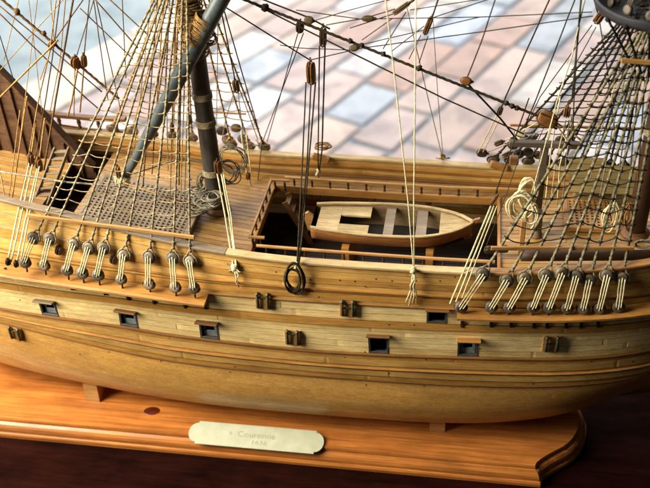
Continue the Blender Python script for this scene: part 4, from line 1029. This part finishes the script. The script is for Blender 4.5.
# ================================================================== table, pavement, road
tz = ZB-14.0
M['table'] = wood('table', lin(34, 10, 6), .3, .75, (10, 150, 150), .03, .6, .00008)
mb = MB(); mb.box((0, -150, tz-10), 1700, 640, 20, None, 0, 3); o = mb.build('table', 'table', None, (0, -150, tz-20)); tag(o, 'dark red brown wooden table top that carries the display base', 'table')

PZ = -1000.0
t = NT('paving'); a = t.new('ShaderNodeAttribute', attribute_name='col'); nz = t.noise(t.coords((7, 7, 7)), 1, 7, .68, .6); n2 = t.noise(t.coords((60, 60, 60)), 1, 4, .7)
c = t.mix(a.outputs['Color'], t.ramp(nz, [(.34, (.60, .62, .66)), (.5, (.92, .92, .93)), (.68, (1.12, 1.1, 1.07))]), 1.0); c = t.mix(c, t.ramp(n2, [(.3, (.86, .86, .88)), (.6, (1.03, 1.03, 1.03))]), 1.0)
t.link(c, t.b.inputs['Base Color']); t.b.inputs['Roughness'].default_value = .75; t.bump(n2, .5, .003); M['paving'] = t.m
M['mortar'] = plain('mortar', lin(128, 140, 150), lin(164, 172, 178), .9, 0, 40, .002)
t = NT('asphalt'); nz = t.noise(t.coords((220, 220, 220)), 1, 4, .7); n2 = t.noise(t.coords((5, 5, 5)), 1, 6, .66)
c = t.ramp(nz, [(.3, lin(146, 160, 164)), (.7, lin(178, 192, 196))]); c = t.mix(c, t.ramp(n2, [(.36, (.66, .72, .74)), (.5, (.93, .95, .96)), (.66, (1.14, 1.12, 1.1))]), 1.0); t.link(c, t.b.inputs['Base Color']); t.b.inputs['Roughness'].default_value = .85; t.bump(nz, .6, .003); M['asphalt'] = t.m
dirv = Vector((477, 1042, 0)).normalized(); perp = Vector((dirv.y, -dirv.x, 0)); org = Vector((-32, 1922, PZ))
kerb_v = (atz(80, 56, PZ)-org).dot(perp)
mb = MB(); W_ = 150.0
PINK, BLUE, WHITE, ROSE, RED = lin(222, 202, 192), lin(200, 208, 214), lin(230, 224, 218), lin(212, 192, 184), lin(206, 178, 164)
i = 0; v = kerb_v+250
while v < 4200:
    u = -2600+rnd.uniform(0, 300)
    while u < 4600:
        L = rnd.uniform(230, 420); g = rnd.uniform(6, 11)
        k_ = (v-kerb_v)/2600; c = rnd.choice([PINK, PINK, ROSE, ROSE, WHITE, BLUE, RED] if rnd.random() < .45+k_ else [WHITE, PINK, BLUE, WHITE, ROSE]); c = jitcol(c, .08)
        q = [org+dirv*(u+g)+perp*(v+g), org+dirv*(u+L-g)+perp*(v+g), org+dirv*(u+L-g)+perp*(v+W_-g), org+dirv*(u+g)+perp*(v+W_-g)]
        q = [p_+Vector((rnd.uniform(-6, 6), rnd.uniform(-6, 6), 0)) for p_ in q]
        zz = rnd.uniform(-2, 2); cx = sum(q, Vector())/4
        if -3600 < cx.x < 4200 and cx.y > 350:
            top = [p+(cx-p)*.012+Vector((0, 0, zz)) for p in q]; ti = [mb.vert(p) for p in top]; lo = [mb.vert(p+Vector((0, 0, -12))) for p in q]
            mb.face(ti[::-1], 0, False, c)
            for k in range(4): mb.face((ti[k], ti[(k+1) % 4], lo[(k+1) % 4], lo[k]), 0, False, c)
        u += L
    v += W_
o = mb.build('pavement', 'paving', None, (0, 2000, PZ-12)); fix_normals(o); tag(o, 'pink and pale blue brick pavement seen below through the window', None, None, 'structure')
mb = MB(); mb.quad((-6000, 300, PZ-9), (9000, 300, PZ-9), (9000, 9000, PZ-9), (-6000, 9000, PZ-9)); o = mb.build('ground', 'mortar'); tag(o, 'pale mortar bed between the paving bricks', None, None, 'structure')
# kerb stones and the road beyond
mb = MB(); v0, v1 = kerb_v+6, kerb_v+240; u = -2600
while u < 5200:
    L = 900; q = [org+dirv*(u+5)+perp*v0, org+dirv*(u+L-5)+perp*v0, org+dirv*(u+L-5)+perp*v1, org+dirv*(u+5)+perp*v1]
    top = [mb.vert(p+Vector((0, 0, 3))) for p in q]; lo = [mb.vert(p+Vector((0, 0, -120))) for p in q]; c = jitcol(lin(238, 226, 212), .04)
    mb.face(top[::-1], 0, False, c)
    for k in range(4): mb.face((top[k], top[(k+1) % 4], lo[(k+1) % 4], lo[k]), 0, False, c)
    u += L
o = mb.build('kerb', 'paving', None, (0, 2000, PZ-120)); fix_normals(o); tag(o, None, None, None, 'structure')
mb = MB(); q = [org+dirv*u_+perp*v_ for u_, v_ in ((-3000, kerb_v), (9000, kerb_v), (9000, kerb_v-9000), (-3000, kerb_v-9000))]
mb.quad(*[p+Vector((0, 0, -4)) for p in q]); o = mb.build('road', 'asphalt'); fix_normals(o); tag(o, 'grey green asphalt road beyond the kerb', None, None, 'structure')

# ================================================================== light
def area(name, loc, tgt, size, power, col, size_y=None):
    l = bpy.data.lights.new(name, 'AREA'); l.energy = power; l.color = col; l.shape = 'RECTANGLE'; l.size = size; l.size_y = size_y or size
    o = bpy.data.objects.new(name, l); COL.objects.link(o); o.location = Vector(loc)*S
    o.rotation_euler = (Vector(tgt)-Vector(loc)).to_track_quat('-Z', 'Y').to_euler(); return o
area('window_light', (-520, -215, 330), (-80, -20, -60), .36, 16.0, (1.0, .93, .76), .46)
area('daylight_panel', (-1300, 3700, 1700), (-300, 3000, -1000), 5.0, 315, (1.0, .98, .97))  # added panel over the pavement, stands in for daylight from the sky
area('front_fill', (250, -900, 900), (0, 0, -50), .5, .35, (1.0, .93, .80))  # added weak fill from the camera side, not a lamp of the room
w = bpy.data.worlds.new('World'); scene.world = w; w.use_nodes = True
w.node_tree.nodes['Background'].inputs['Color'].default_value = (.75, .85, 1, 1); w.node_tree.nodes['Background'].inputs['Strength'].default_value = .02

# ================================================================== camera
cam = bpy.data.cameras.new('camera'); co = bpy.data.objects.new('camera', cam); COL.objects.link(co)
cam.sensor_width = 36; cam.lens = 36*F/PW; cam.clip_start = .02; cam.clip_end = 100
Rm = Matrix((CR, CU, -CF)).transposed().to_4x4(); Rm.translation = CC*S; co.matrix_world = Rm
cam.dof.use_dof = True; cam.dof.focus_distance = .515; cam.dof.aperture_fstop = 11.0
scene.camera = co
scene.render.engine = 'CYCLES'; scene.cycles.use_denoising = True
scene.view_settings.view_transform = 'Standard'; scene.view_settings.look = 'None'; scene.view_settings.exposure = 0; scene.view_settings.gamma = 1
